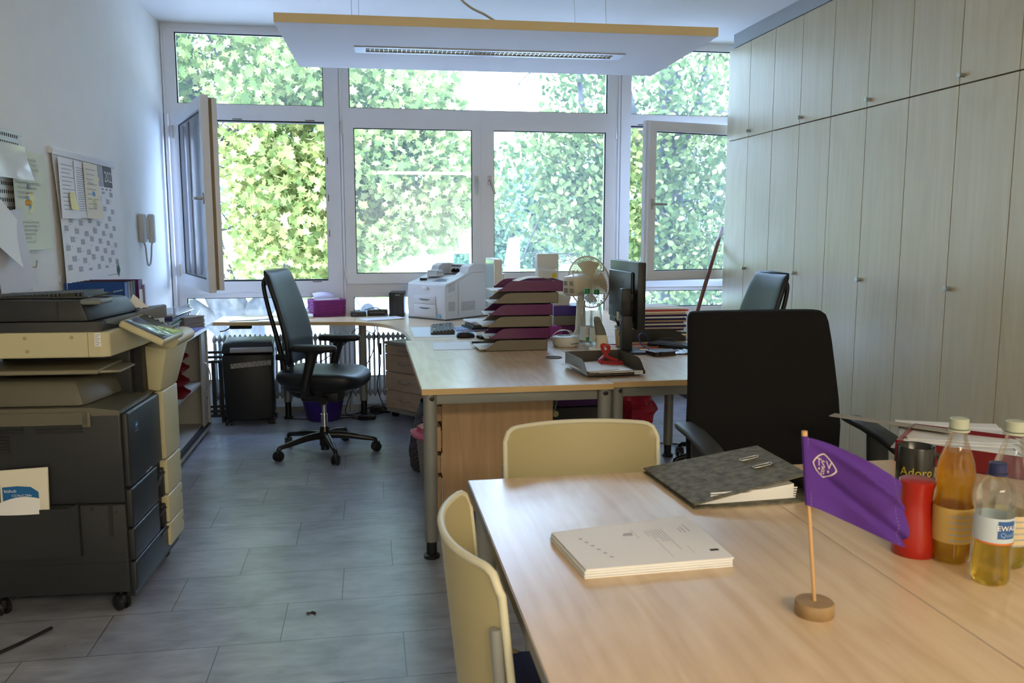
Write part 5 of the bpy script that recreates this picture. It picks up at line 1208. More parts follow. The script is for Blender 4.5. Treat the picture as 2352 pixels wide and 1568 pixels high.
for sx in (-1, 1):
    for sz in (-1, 1):
        for k in range(5): q.box(-.1222, sx * .022 - .014, sz * .022 - .012 + k * .0055, -.1185, sx * .022 + .012, sz * .022 - .0095 + k * .0055, 0, ax)
q.build('vents', mat('vent_brown', (.2, .17, .11), .6), o, 0)
def cage(sgn, R_=.155):
    b = MB(); n = 64; base = .075
    for k in range(n):
        a_ = 2 * PI * k / n; tw = .55 * sgn
        pts = []
        for (r_, x) in ((.030, base - .045 * sgn if sgn > 0 else base + .050), (.07, base - .048 * sgn if sgn > 0 else base + .052), (.115, base - .038 * sgn if sgn > 0 else base + .042), (.145, base - .018 if sgn > 0 else base + .022), (R_, base)):
            aa = a_ + tw * (r_ - .03) / .125; pts.append((x, r_ * math.cos(aa), r_ * math.sin(aa)))
        b.tube(pts, .0016, n=4, sub=1, M=ax, caps=False)
    return b
cage(1).build('rear_grille', FANM, t, 60); cage(-1).build('front_grille', FANM, t, 60)
b = MB(); b.tube([(.075, .157 * math.cos(2 * PI * k / 40), .157 * math.sin(2 * PI * k / 40)) for k in range(40)], .0045, n=8, sub=1, closed=True, M=ax); b.cyl((.118, 0, 0), (.130, 0, 0), .035, M=ax); b.build('cage_ring', FANM, t, 50)
b = MB()
for k in range(4):
    def bl(u, v, a0=k * PI / 2):
        a_ = a0 + (v - .5) * 1.15 * (.6 + .4 * u); r_ = .022 + u * .105
        return (.085 + (v - .5) * .045, r_ * math.cos(a_), r_ * math.sin(a_))
    b.sheet(bl, 8, 8, .0015, M=ax)
b.cyl((.06, 0, 0), (.105, 0, 0), .024, M=ax); b.build('blades', mat('fan_blade', (.62, .52, .36), .3), t, 50)

t = thing('round_white_device', 'round white appliance with slots and a cord in front of the fan', 'appliance', (1.095, 4.66, TZ), .1)
MB().rings([sup(0, 0, z, r_, r_, 2, 40) for z, r_ in ((0, .066), (.004, .071), (.02, .076), (.048, .077), (.055, .073), (.058, .06), (.057, .03))]).build('housing', mat('white_device', (.70, .70, .66), .4), t, 50)
b = MB()
for k in range(11): a_ = -1.0 + k * .2; b.box(-.002, .02, .0565, .002, .05, .0595, M=T(0, 0, 0, rz=a_))
b.box(-.01, -.0775, .018, .04, -.070, .022, M=T(0, 0, 0, rz=.2)); b.build('slots', mat('slot_dark', (.12, .12, .11), .6), t, 0)
MB().tube([(.07, .02, .03), (.05, .05, .075), (.0, .04, .085), (-.05, .03, .075), (-.085, .06, .02), (-.09, .08, .005)], .0025, n=6).tube([(.07, .03, .03), (.03, .06, .08), (-.03, .05, .08), (-.08, .04, .04)], .0025, n=6).build('cord', mat('white_device', (.7, .7, .66), .4), t, 60)

# bottle materials
PET = glass_material('clear_bottle_plastic', (.93, .95, .95), .05, (.8, .9, .95), .6)
def liquid(name, col, dens):
    m = bpy.data.materials.new(name); m.use_nodes = True; n = m.node_tree.nodes; L = m.node_tree.links
    b = n['Principled BSDF']; b.inputs['Base Color'].default_value = ramp_color(col); b.inputs['Roughness'].default_value = .05; b.inputs['Transmission Weight'].default_value = dens; b.inputs['IOR'].default_value = 1.33
    MATS[name] = m; return m
def bottle(label, loc, prof, capm, caps, liq=None, liqm=None, label_band=None, texts=None, name='bottle', gm_=None, rz=0, group=None):
    t = thing(name, label, 'bottle', loc, rz, group)
    MB().lathe(prof, (0, 0, 0), 40).build('body', gm_ or PET, t, 60)
    zt = prof[-1][1]
    b = MB(); b.lathe([(caps[0], 0), (caps[0], caps[1] * .9), (caps[0] * .9, caps[1]), (0, caps[1])], (0, 0, zt - .002), 32)
    b.lathe([(caps[0] * 1.12, -.006), (caps[0] * 1.14, -.004), (caps[0] * 1.12, -.002)], (0, 0, zt - .002), 32)
    b.build('cap', capm, t, 40)
    if liq:
        pr = [(max(0, r_ - .0022), max(.0025, z)) for r_, z in prof if z <= liq]
        rt = np.interp(liq, [z for r_, z in prof], [r_ for r_, z in prof]) - .0022
        pr = [(0, .003)] + pr[1:] + [(float(rt), liq), (0, liq)]
        MB().lathe(pr, (0, 0, 0), 40).build('drink', liqm, t, 60)
    if label_band:
        z0, z1, mats_, fn = label_band
        pz = [z for r_, z in prof]; prr = [r_ for r_, z in prof]
        b = MB(); zz = [z0 + (z1 - z0) * k / 6 for k in range(7)]
        vs = []; n_ = 40
        b.rings([[((float(np.interp(z, pz, prr)) + .0006) * math.cos(2 * PI * k / n_), (float(np.interp(z, pz, prr)) + .0006) * math.sin(2 * PI * k / n_), z) for k in range(n_)] for z in zz], caps=False)
        if fn: fn(b, lambda ang, z: ((float(np.interp(z, pz, prr)) + .0012) * math.cos(ang), (float(np.interp(z, pz, prr)) + .0012) * math.sin(ang), z))
        b.build('label_band', mats_, t, 60)
    return t
def curved_text(b, s_, size, ang0, z, R_, mi):
    v, f = text_geo(s_); w = max(p[0] for p in v)
    b.add([((R_) * math.cos(ang0 + (p[0] - w / 2) * size / R_), (R_) * math.sin(ang0 + (p[0] - w / 2) * size / R_), z + p[1] * size) for p in v], f, mi)
def band(b, P, a0, a1, z0, z1, mi, n=10):
    for k in range(n):
        u0 = a0 + (a1 - a0) * k / n; u1 = a0 + (a1 - a0) * (k + 1) / n; b.add([P(u0, z0), P(u1, z0), P(u1, z1), P(u0, z1)], [(0, 1, 2, 3)], mi)
pf = [(.0, .004), (.028, .0), (.034, .006), (.036, .02), (.036, .11), (.034, .125), (.036, .14), (.034, .165), (.026, .21), (.019, .25), (.0135, .275), (.0125, .29), (.0125, .30)]
def lb1(b, P):
    for k in range(8): band(b, P, -1.9, -1.1, .06 + k * .006, .062 + k * .006, 1, 4)
    band(b, P, -1.9, -1.4, .022, .045, 2, 5)
LB1 = [mat('bottle_label_pale', (.72, .76, .74), .5), GINK, mat('label_green', (.05, .35, .12), .5)]
bt = bottle('clear plastic bottle with green cap, the left one beside the fan', (1.232, 4.72, TZ), pf, GREEN, (.0155, .022), None, None, (.025, .105, LB1, lb1), group='clear bottles with green caps')
dup(bt, 'clear plastic bottle with green cap, the right one beside the monitor stand', (1.272, 4.66, TZ))

# black monitor seen from behind
t = thing('monitor', 'black monitor seen from behind on a tall stand on the right desk', 'monitor', (1.40, 4.30, TZ), 0)
b = MB(); b.hexa([(.0, .0, .125), (.045, .0, .125), (.045, .53, .125), (.0, .53, .125), (.0, .0, .485), (.045, .0, .485), (.045, .53, .485), (.0, .53, .485)], r=.006); b.build('housing', BLK, t, 30)
MB().rbox(-.016, .07, .16, .004, .50, .43, .008).build('rear_bulge', CHARC if False else BLK, t, 30)
MB().box(.0452, .012, .14, .046, .518, .473).build('screen', mat('screen_glass', (.01, .01, .012), .1), t, 0)
q = MB()
for y in (.22, .32):
    for z in (.27, .37): q.cyl((-.0175, y, z), (-.015, y, z), .005, n=10)
q.build('mount_screws', GASK, t, 0)
MB().rbox(-.07, .03, .014, -.015, .09, .20, .004).rbox(-.075, .035, .20, -.025, .085, .345, .004).rbox(-.03, .05, .27, .0, .26, .32, .006).tube([(-.045, .06, .30), (-.02, .15, .30), (-.0, .22, .30)], .02, n=8).build('stand_arm', BLK, t, 30)
MB().hexa([(-.10, -.05, 0), (.05, -.045, 0), (.03, .13, 0), (-.09, .13, 0), (-.10, -.045, .012), (.045, -.04, .012), (.03, .13, .018), (-.09, .13, .018)], r=.004).build('stand_foot', BLK, t, 30)
MB().tube([(-.071, .06, .155 + .0), (-.073, .072, .17), (-.071, .06, .185), (-.073, .048, .17)], .002, n=6, closed=True).build('ring', CHROME, t, 50)
q = MB(); q.rbox(-.045, .20, .155, -.015, .235, .205, .004); q.build('video_plug', mat('beige_plug', (.6, .52, .35), .5), t, 30)
MB().tube([(-.032, .215, .155), (-.035, .19, .12), (-.04, .13, .08), (-.05, .09, .05), (-.06, .10, .02)], .0045, n=8).rbox(-.05, .125, .075, -.03, .17, .10, .004).build('video_cable', BLK, t, 50)
o = sheet_paper('small yellow note on the foot of the black monitor', (1.335, 4.345, TZ + .0175), .3, .06, .05, YELL)
sheet_paper('yellow notes beside the wallet on the right desk', (1.42, 4.42, TZ + .0005), -.1, .10, .045, YELL); sheet_paper('yellow note below the pencil holder', (1.37, 4.47, TZ + .0005), .1, .06, .05, YELL)
# hand-held scanner in stand
t = thing('barcode_scanner', 'ivory and grey-green hand scanner standing upright in front of the monitor stand', 'scanner', (1.205, 4.275, TZ), -.1)
MB().rings([[(x, p[0], p[1] + .021) for p in [(q[0], q[1]) for q in sup(0, 0, 0, .030, .021, 2.5, 24)]] for x in (-.072, -.068, -.045, .045, .068, .072)]).build('foot', IVORY, t, 50)
b = MB(); b.rings([sup(x, .005, z, a_, c_, 3, 24) for x, z, a_, c_ in ((.0, .035, .036, .018), (-.002, .06, .034, .017), (-.006, .10, .028, .016), (-.009, .112, .027, .015))]); b.build('neck', mat('ivory_scanner', (.62, .58, .45), .4), t, 50)
b = MB(); b.rings([sup(x, .005, z, a_, c_, 3, 24) for x, z, a_, c_ in ((-.009, .108, .029, .0165), (-.016, .14, .026, .0165), (-.028, .18, .020, .0165), (-.032, .20, .015, .012), (-.033, .205, .008, .006))])
for k in range(4): b.rbox(-.045 + .003 * k, -.015, .185 - k * .008, -.012, -.0095, .188 - k * .008, .001)
b.build('grip', mat('grey_green_grip', (.14, .15, .12), .55), t, 50)
MB().rbox(-.03, -.024, .012, .015, -.019, .026, .003).build('scan_window', BLK, t, 30)
# letter tray POST
o = letter_tray(None, 'letter_tray', mat('brown_grey_tray', (.085, .072, .06), .3), .275, .335, .064, loc=(.945, 3.595, TZ + .012), rz=.07); tag(o, 'brown-grey open letter tray marked POST at the front of the desks', 'letter tray')
b = MB(); b.box(.222, -.002, -.0, .262, -.0008, .016); b.text('POST', .013, fr((.2425, -.0022, .0035), (1, 0, 0), (0, 0, 1), (0, -1, 0)), 1, True); q = b.build('name_tag', [WHITE, INK], o, 0)
for k, (x, y, rz, w_, h_, mm, lb) in enumerate(((.965, 3.615, .05, .22, .30, mat('manila_paper', (.62, .48, .24), .6), 'manila envelope at the bottom of the POST tray'), (.962, 3.62, .16, .21, .29, WHITE, 'white sheet under the letter in the POST tray'), (.955, 3.625, .30, .165, .235, WHITE, 'handwritten white letter lying on top in the POST tray'))):
    sheet_paper(lb, (x, y, TZ + .018 + k * .004), rz, w_, h_, mm, 3 if k == 2 else 0, .0, 'letter', th=.002)
o = MB().tube([(0, 0, 0), (.04, .02, .012), (.09, .02, .008), (.10, -.02, .004), (.04, -.03, .006), (-.01, -.01, .014), (.03, .03, .04), (.05, .05, .07), (.02, .06, .078), (.03, .02, .035), (.08, .0, .015)], .0095, n=8, flat=.16, sub=5).build('lanyard', RED, None, 60, loc=(1.065, 3.80, TZ + .032)); tag(o, 'bright red lanyard curled in the POST tray', 'lanyard')
# pencil holder
t = thing('pencil_holder', 'yellow-beige pencil cup with a clear rim under the black monitor', 'pencil cup', (1.418, 4.60, TZ), .0)
MB().hexa([(-.036, -.036, 0), (.036, -.036, 0), (.036, .036, 0), (-.036, .036, 0), (-.042, -.042, .095), (.042, -.042, .095), (.042, .042, .095), (-.042, .042, .095)], r=.006).build('cup', mat('ochre_cup', (.70, .47, .16), .5), t, 30)
MB().hexa([(-.042, -.042, .096), (.042, -.042, .096), (.042, .042, .096), (-.042, .042, .096), (-.044, -.044, .116), (.044, -.044, .116), (.044, .044, .116), (-.044, .044, .116)], r=.004).build('rim', mat('clear_rim', (.5, .48, .4), .15), t, 30)
for k, (x, y, mm) in enumerate(((-.028, .0, BLK), (-.018, .02, RED), (.0, .01, WHITE), (-.03, -.02, BLK))):
    o = MB().cyl((0, 0, 0), (-.02 + .004 * k, .0, .06), .004, n=8).build('pen', mm, None, 40, loc=(1.418 + x, 4.60 + y, TZ + .10)); tag(o, ('black pen', 'red pen', 'white pen', 'second black pen')[k] + ' sticking out of the pencil cup', 'pen', None)
# black tray with the pile of folders
t = thing('letter_tray', 'long black letter tray under the pile of folders by the right window', 'letter tray', (1.51, 5.02, TZ), -PI / 2)
b = MB(); w_, d_, hh = .26, .345, .075; 
b.box(0, 0, 0, w_, d_, .003); pr = [(0, 0), (d_, 0), (d_, .02), (d_ - .02, .035), (d_ - .06, .06), (d_ - .10, hh), (0, hh)]; b.prism(pr, 0, .003, ax='x'); b.prism(pr, w_ - .003, w_, ax='x'); b.box(0, 0, 0, w_, .003, hh); b.build('tray', BLK, t, 0)
zz = TZ + .010
pn = ['navy', 'salmon', 'cream', 'black', 'beige', 'navy', 'pinkish', 'navy', 'cream', 'dark blue', 'tan', 'navy', 'white', 'navy', 'peach', 'cream', 'red', 'white']
pc = [NAVY, mat('salmon_card', (.45, .22, .15), .6), PAPER2, BLK, mat('beige_card', (.5, .4, .3), .6), NAVY, mat('pink_grey_card', (.5, .38, .36), .6), NAVY, PAPER2, mat('dark_blue_card', (.03, .03, .16), .5), mat('tan_card', (.5, .33, .2), .6), NAVY, WHITE, NAVY, mat('peach_card', (.7, .5, .42), .6), PAPER2, mat('red_card', (.6, .06, .08), .5), WHITE]
for k, mm in enumerate(pc):
    o = MB().rbox(0, 0, 0, .33 + rnd(-.02, .02), .235, .0098, .0025, seg=1).build('folder', mm, None, 0, loc=(1.525 + rnd(-.01, .012), 4.772 + rnd(0, .01), zz), rz=rnd(-.03, .03)); tag(o, pn[k] + ' folder in the tall pile in the black tray, ' + ORD[k], 'folder', 'folders piled in the black tray by the right window'); zz += .0104
sheet_paper('white sheets on top of the tall pile of folders', (1.54, 4.80, zz), .15, .29, .20, WHITE, th=.006)
mouse('black mouse on the right desk in front of the black tray', (1.695, 4.64, TZ), -.5)
t = thing('keyboard', 'black keyboard seen edge-on half hidden by the big office chair', 'keyboard', (1.545, 4.56, TZ + .004), -math.radians(52)); MB().rbox(0, 0, 0, .42, .13, .018, .004).build('base', BLK, t, 30)
b = MB()
for i in range(5):
    for j in range(18): b.rbox(.012 + j * .0222, .01 + i * .023, .017, .030 + j * .0222, .029 + i * .023, .023, .001, seg=1)
b.build('keys', mat('key_black', (.03, .032, .036), .35), t, 0)
t = thing('wallet', 'dark brown leather organiser with a strap on the right desk', 'wallet', (1.46, 4.17, TZ + .0), .25); LEA = mat('brown_leather', (.035, .022, .022), .4, bump=.3, scale=300)
MB().rbox(0, 0, 0, .13, .10, .007, .003).rbox(.003, .003, .007, .127, .098, .017, .002).rbox(0, 0, .017, .13, .10, .023, .003).build('covers', LEA, t, 30); MB().rbox(.03, -.006, .002, .05, .003, .024, .002).rbox(.03, -.004, .0215, .05, .05, .0255, .002).build('strap', LEA, t, 30)
b = MB(); b.sheet(lambda u, v: (u * .26, v * .14, .006 + .010 * abs(noise.noise(Vector((u * 9, v * 6, 1)))) + .006 * math.sin(v * PI)), 26, 16, .001); o = b.build('plastic_bag', mat('clear_blue_film', (.30, .36, .45), .15), None, 30, loc=(1.50, 4.24, TZ), rz=-.15); tag(o, 'clear bluish plastic film bag behind the brown organiser', 'plastic bag')
o = MB().tube([(1.33, 4.62, .752), (1.45, 4.60, .753), (1.58, 4.57, .756), (1.575, 4.47, .754), (1.50, 4.45, .753), (1.40, 4.46, .753), (1.33, 4.45, .753)], .0035, n=8).build('cable', RED, None, 60); tag(o, 'red cord looping on the right desk beside the pencil cup', 'cord')
o = MB().tube([(1.50, 4.38, .752), (1.475, 4.44, .77), (1.475, 4.50, .81), (1.51, 4.54, .825), (1.545, 4.56, .80), (1.56, 4.58, .76)], .003, n=8).build('cable', mat('blue_cord', (.03, .05, .3), .5), None, 60); tag(o, 'blue cord arching over the red one on the right desk', 'cord')
o = MB().rbox(0, 0, 0, .085, .022, .014, .005).build('red_clip', RED, None, 40, loc=(1.335, 4.49, TZ), rz=.03); tag(o, 'flat red stapler lying at the foot of the pencil cup', 'stapler')
b = MB(); b.sheet(lambda u, v: (u * .035, v * .014 + .006 * math.sin(u * 5), .002 + .004 * math.sin(u * 7 + v * 3)), 8, 4, .001); o = b.build('dry_leaf', mat('dry_brown', (.06, .045, .04), .8), None, 30, loc=(-.255, 3.03, .001)); tag(o, 'tiny dry brown leaf scrap lying on the grey floor tiles', 'leaf')
# brown pole leaning at the right window
o = MB().cyl((2.33, 6.05, .40), (2.90, 6.70, 1.42), .016, n=20).build('wooden_pole', mat('brown_pole', (.17, .06, .035), .4), None, 40); tag(o, 'brown wooden pole leaning against the right window', 'pole')

# ------------------------------------------------------------------ on the meeting table
LEVM = mat('marbled_grey_board', (.13, .122, .09), .75, var=.5, scale=50, detail=8)
t = thing('lever_arch_file', 'grey marbled lever arch file lying closed on the meeting table', 'binder', (.745, 1.83, TZ), .05)
# local: x = spine->..., footprint .30 x .31
b = MB()
b.hexa([(0, 0, 0), (.335, -.01, 0), (.36, .29, 0), (-.005, .315, 0), (0, 0, .004), (.335, -.01, .004), (.36, .29, .004), (-.005, .315, .004)])
b.hexa([(0, 0, .010), (.30, .01, .062), (.32, .30, .058), (-.005, .315, .010), (0, 0, .014), (.30, .01, .066), (.32, .30, .062), (-.005, .315, .014)])
b.hexa([(.333, -.01, 0), (.337, -.01, 0), (.362, .29, 0), (.358, .29, 0), (.298, .01, .064), (.303, .01, .066), (.323, .30, .062), (.318, .30, .060)])
b.build('cover', LEVM, t, 0)
b = MB(); b.hexa([(.02, .02, .0045), (.27, .02, .0045), (.27, .29, .0045), (.02, .29, .0045), (.02, .02, .012), (.27, .02, .040), (.27, .29, .038), (.02, .29, .012)])
for k in range(5): b.box(.05 + k * .0, .0185, .0045 + k * .006, .275 + k * .001, .0195, .008 + k * .006)
b.build('pages', WHITE, t, 0)
for y in (.13, .20):
    b = MB(); b.tube([(.225, y - .006, .0535), (.265, y - .007, .0605), (.270, y, .0615), (.265, y + .007, .0605), (.225, y + .006, .0535), (.220, y, .0525)], .0022, n=8, closed=True, sub=3); b.build('ring_slot', STEEL, t, 60)
# paper pack
t = thing('paper_pack', 'stack of white printed letters with stamps on the meeting table', 'papers', (.392, 1.487, TZ), -.0)
b = MB()
corners = [(.0, .0), (.302, .010), (.300, .262), (-.022, .205)]
for k in range(7):
    d = rnd(-.003, .003); e_ = rnd(-.003, .003); z = k * .0024
    P = [(x + d, y + e_) for x, y in corners]
    b.hexa([(p[0], p[1], z) for p in P] + [(p[0], p[1], z + .0021) for p in P])
b.build('sheets', [WHITE], t, 0)
z = .0176; b = MB(); b.hexa([(p[0], p[1], z - .0006) for p in corners] + [(p[0], p[1], z) for p in corners], 0)
def pp(u, v):
    a_ = Vector((0, 0)).lerp(Vector(corners[1]), u); c_ = Vector(corners[3]).lerp(Vector(corners[2]), u); p = a_.lerp(c_, v); return (p[0], p[1], z + .0004)
for u, v0, v1, w_ in ((.90, .62, .80, .006), (.865, .60, .75, .006), (.84, .62, .72, .005), (.72, .25, .75, .004), (.70, .45, .75, .004), (.68, .45, .75, .004), (.66, .45, .75, .004), (.64, .55, .75, .004), (.62, .1, .75, .003), (.60, .60, .74, .004), (.52, .58, .80, .004), (.78, .15, .30, .003)):
    b.add([pp(u, v0), pp(u + w_, v0), pp(u + w_, v1), pp(u, v1)], [(0, 1, 2, 3)], 1)
for k in range(6): u0 = .13 + k * .018; v0 = .72 - k * .10; b.add([pp(u0, v0), pp(u0 + .022, v0 - .01), pp(u0 + .026, v0 + .02), pp(u0 + .004, v0 + .03)], [(0, 1, 2, 3)], 1)
b.add([pp(.90, .16), pp(.96, .16), pp(.96, .20), pp(.90, .20)], [(0, 1, 2, 3)], 2); b.add([pp(.43, .68), pp(.50, .66), pp(.51, .74), pp(.45, .74)], [(0, 1, 2, 3)], 1)
b.build('top_sheet', [mat('letter_paper', (.80, .77, .76), .6), mat('faded_print', (.45, .43, .45), .7), INK], t, 0)
# flag
t = thing('table_flag', 'purple club pennant flag on a wooden stand on the meeting table', 'flag', (.742, 1.276, TZ))
MB().lathe([(.031, 0), (.0325, .002), (.0325, .022), (.031, .024), (.004, .0245), (0, .0245)], (0, 0, 0), 48).build('base', BROWNW, t, 40)
MB().cyl((0, 0, .02), (-.030, .005, .318), .0032, n=14).cyl((-.0298, .005, .314), (-.0305, .005, .322), .0048, n=14).build('pole', LTWOOD, t, 40)
def flag(u, v):
    # u along fly, v up the hoist; hoist follows the pole top
    x = -.0235 - .0118 * v + u * .170; z0 = .195 + .118 * v - u ** 1.35 * (.064 * v + .054 * (1 - v)) - .016 * u * u
    z0 -= .010 * math.sin(u * PI) * (1 - v)
    y = -.001 - .030 * u + .020 * math.sin(u * 5.2 + v * 1.8) * u ** .5 + .006 * math.sin(u * 14 - v * 9) * u + .010 * math.exp(-((u * .55 + v - .62) / .07) ** 2) * min(1, u * 3) - .009 * math.exp(-((u * .35 + v - .98) / .06) ** 2) * min(1, u * 2) + .008 * math.exp(-((u * .75 + v - .85) / .05) ** 2) * max(0, u - .4)
    x -= .008 * (1 - v) * u
    return (x, y, z0)
b = MB(); b.sheet(flag, 48, 30, .0008); b.cyl((-.0178, .0032, .195), (-.0296, .0050, .3135), .0056, n=16)
fl = b.build('cloth', FLAGM, t, 60)
def fpt(u, v, o_=.0012):
    p = Vector(flag(u, v)); a_ = Vector(flag(u + .01, v)) - p; c_ = Vector(flag(u, v + .01)) - p; n_ = a_.cross(c_).normalized()
    if n_.y > 0: n_ = -n_
    return tuple(p + n_ * o_)
EM = mat('emblem_cream', (.62, .52, .48), .7); b = MB()
def blob(pts, mi=0, o_=.0012): b.add([fpt(u, v, o_) for u, v in pts], [tuple(range(len(pts)))], mi)
cu, cv = .215, .66; ru, rv = .115, .185
def diam(k, s_): 
    a_ = 2 * PI * k / 48; c_, q_ = math.cos(a_), math.sin(a_); r_ = 1 / (abs(c_) ** 1.25 + abs(q_) ** 1.25) ** (1 / 1.25)
    return (cu + ru * s_ * r_ * c_, cv + rv * s_ * r_ * q_)
for k in range(48):
    P = [diam(k, 1), diam(k + 1, 1), diam(k + 1, .88), diam(k, .88)]; b.add([fpt(u, v) for u, v in P], [(0, 1, 2, 3)])
for s_, u0, v0, sz in (('T', -.072, -.02, .135), ('S', -.028, -.035, .135), ('V', .018, -.02, .135), ('B', -.026, -.13, .11)):
    v_, f_ = text_geo(s_); b.add([fpt(cu + u0 + p[0] * sz * .62, cv + v0 + p[1] * sz * 1.15) for p in v_], f_)
for (u0, v0) in ((-.05, -.075), (.03, -.075)): blob([(cu + u0, cv + v0), (cu + u0 + .014, cv + v0), (cu + u0 + .014, cv + v0 + .03), (cu + u0, cv + v0 + .03)])
b.build('emblem', EM, fl, 0)
b = MB()
for u in (.052, .88):
    for k in range(22): blob([(u, .02 + k * .045), (u + .004, .02 + k * .045), (u + .004, .045 + k * .045), (u, .045 + k * .045)], 0, .0010)
b.build('stitching', mat('stitch_lilac', (.35, .22, .5), .8), fl, 0)
o = MB().lathe([(.040, 0), (.0425, .003), (.043, .025), (.040, .055), (.033, .085), (.030, .11), (.031, .135), (.0345, .150), (.035, .153), (.0335, .1545), (0, .1545)], (0, 0, 0), 56).build('red_container', RED, None, 50, loc=(1.087, 1.502, TZ)); tag(o, 'glossy red waisted container on the meeting table behind the flag', 'container')
t = thing('mug', 'black mug with yellow script lettering on the meeting table', 'mug', (1.318, 1.835, TZ), 0)
MB().lathe([(.038, 0), (.042, .002), (.0435, .01), (.0435, .128), (.0425, .130), (.0405, .128), (.0405, .012), (0, .010)], (0, 0, 0), 48).build('cup', mat('black_ceramic', (.018, .017, .014), .22), t, 50)
MB().tube([(.042, -.0, .105), (.060, .0, .102), (.068, .0, .07), (.060, .0, .040), (.042, .0, .032)], .005, n=10, flat=1.3).build('handle', mat('black_ceramic', (.018, .017, .014), .22), t, 50)
b = MB(); curved_text(b, 'Adoro', .030, -2.1, .062, .0440, 0); curved_text(b, 'CHOICE', .011, -1.75, .048, .0440, 0); b.build('lettering', mat('yellow_script', (.45, .36, .02), .5), t, 0)
AMB = glass_material('amber_drink', (1.0, .78, .22), .33, (1.0, .58, .04), .5); PALE = glass_material('pale_yellow_drink', (.97, .86, .40), .30, (.95, .78, .20), .5)
pfa = [(.0, .006), (.026, .0), (.0345, .006), (.0365, .02), (.0365, .11), (.034, .135), (.034, .150), (.037, .175), (.033, .20), (.022, .235), (.0165, .25), (.0155, .262), (.0155, .272)]
def lba(b, P):
    for k in range(5): band(b, P, -2.4, -.8, .05 + k * .012, .053 + k * .012, 1, 8)
CAPG = mat('grey_green_cap', (.42, .45, .35), .4)
bottle('tall bottle of amber drink with pale cap beside the red container', (1.135, 1.455, TZ), pfa, CAPG, (.0175, .020), .225, AMB, (.045, .115, [mat('tan_label', (.50, .32, .09), .5), GINK], lba))
bottle('tall bottle with pale cap, nearly empty, behind the blue-capped one', (1.225, 1.415, TZ), pfa, CAPG, (.0175, .020), .075, PALE, (.05, .11, [mat('faint_label', (.62, .50, .30), .5), GINK], lba))
pfb = [(.0, .007), (.022, .0), (.031, .005), (.0335, .015), (.0335, .045), (.032, .055), (.0325, .075), (.0335, .085), (.0335, .125), (.0315, .14), (.0335, .155), (.0335, .170), (.030, .185), (.020, .200), (.014, .207), (.0135, .215)]
def lbb(b, P):
    band(b, P, -2.05, -1.05, .095, .128, 1, 10); band(b, P, -3.1, -.1, .083, .0865, 2, 20)
    curved_text(b, 'EWALD', .0135, -1.45, .111, .0355, 3); curved_text(b, 'Quelle', .0125, -1.45, .099, .0355, 4)
bottle('small clear bottle with dark blue cap and blue label, nearest the camera', (1.137, 1.347, TZ), pfb, mat('navy_cap', (.015, .02, .09), .35), (.0155, .017), .08, PALE, (.086, .132, [mat('label_sky', (.50, .58, .66), .5), mat('label_blue', (.03, .10, .30), .5), mat('label_orange', (.62, .16, .03), .5), WHITE, mat('label_light', (.25, .40, .62), .5)], lbb))
# red desk trays with papers at the right
def rtray(label, x, y, rz, z=TZ):
    t = thing('desk_tray', label, 'tray', (x, y, z), rz)
    b = MB(); b.box(0, 0, 0, .34, .255, .003); b.box(0, 0, 0, .003, .255, .062); b.box(0, 0, 0, .34, .003, .062); b.box(0, .252, 0, .34, .255, .062); b.build('tray', DRED, t, 0); return t
rtray('dark red desk tray full of papers behind the black mug', 1.47, 2.14, -math.radians(46)); rtray('dark red desk tray at the right edge behind the bottles', 1.79, 1.93, -math.radians(38))
for k in range(5): sheet_paper('white papers heaped in the dark red tray behind the mug, ' + ('lowest', 'second', 'middle', 'fourth', 'topmost')[k], (1.47 + .02 * k, 2.16 + .01 * k, TZ + .034 + .003 * k), -.75 + .08 * k, .29, .22, WHITE if k % 2 else mat('off_white_sheet', (.72, .72, .72), .6), 0, .008, group='papers in the left red tray', th=.002)
for k in range(5): sheet_paper('white papers heaped in the dark red tray by the right edge, ' + ('lowest', 'second', 'middle', 'fourth', 'topmost')[k], (1.72 + .03 * k, 2.0 - .01 * k, TZ + .040 + .004 * k), -.55 + .12 * k, .30, .22, WHITE, 0, .012, group='papers in the right red tray', th=.002)
o = MB().rbox(0, 0, 0, .36, .05, .003, .001).build('ruler', mat('grey_brown_ruler', (.30, .27, .22), .4), None, 0, loc=(1.455, 2.47, TZ + .058), rz=-math.radians(50)); tag(o, 'long flat ruler lying across the edge of the dark red tray', 'ruler')
t = thing('filing_tray', 'slate blue tray standing behind the dark red tray at the big chair', 'tray', (1.42, 2.31, TZ), -math.radians(50)) if False else None
# ------------------------------------------------------------------ outside
GZ = -2.6
PAVE = mat('pale_paving', (.42, .42, .44), .8, var=.08, scale=.6)
GRASS = mat('sunlit_grass', (.20, .36, .07), .9, var=.25, scale=2.0)
o = MB().box(-90, 7.3, GZ - .3, 90, 66, GZ).build('pavement', PAVE, None, 0); o['kind'] = 'structure'
b = MB(); b.hexa([(-90, 62, GZ - .3), (90, 62, GZ - .3), (90, 190, GZ - .3), (-90, 190, GZ - .3), (-90, 62, GZ), (90, 62, GZ), (90, 190, -1.45), (-90, 190, -1.45)])
o = b.build('sports_field', GRASS, None, 0); o['kind'] = 'structure'
o = MB().hexa([(-8, 44, GZ), (4.6, 44, GZ), (7.4, 50, GZ), (-8, 50, GZ), (-8, 49, 2.2), (-1.0, 49, 1.4), (4.8, 49.6, GZ + .02), (-8, 50, 2.2)]).build('grass_bank', mat('bright_grass', (.30, .48, .08), .9, var=.2, scale=3), None, 0); tag(o, 'bright green grass bank rising in front of the white hall', 'bank')
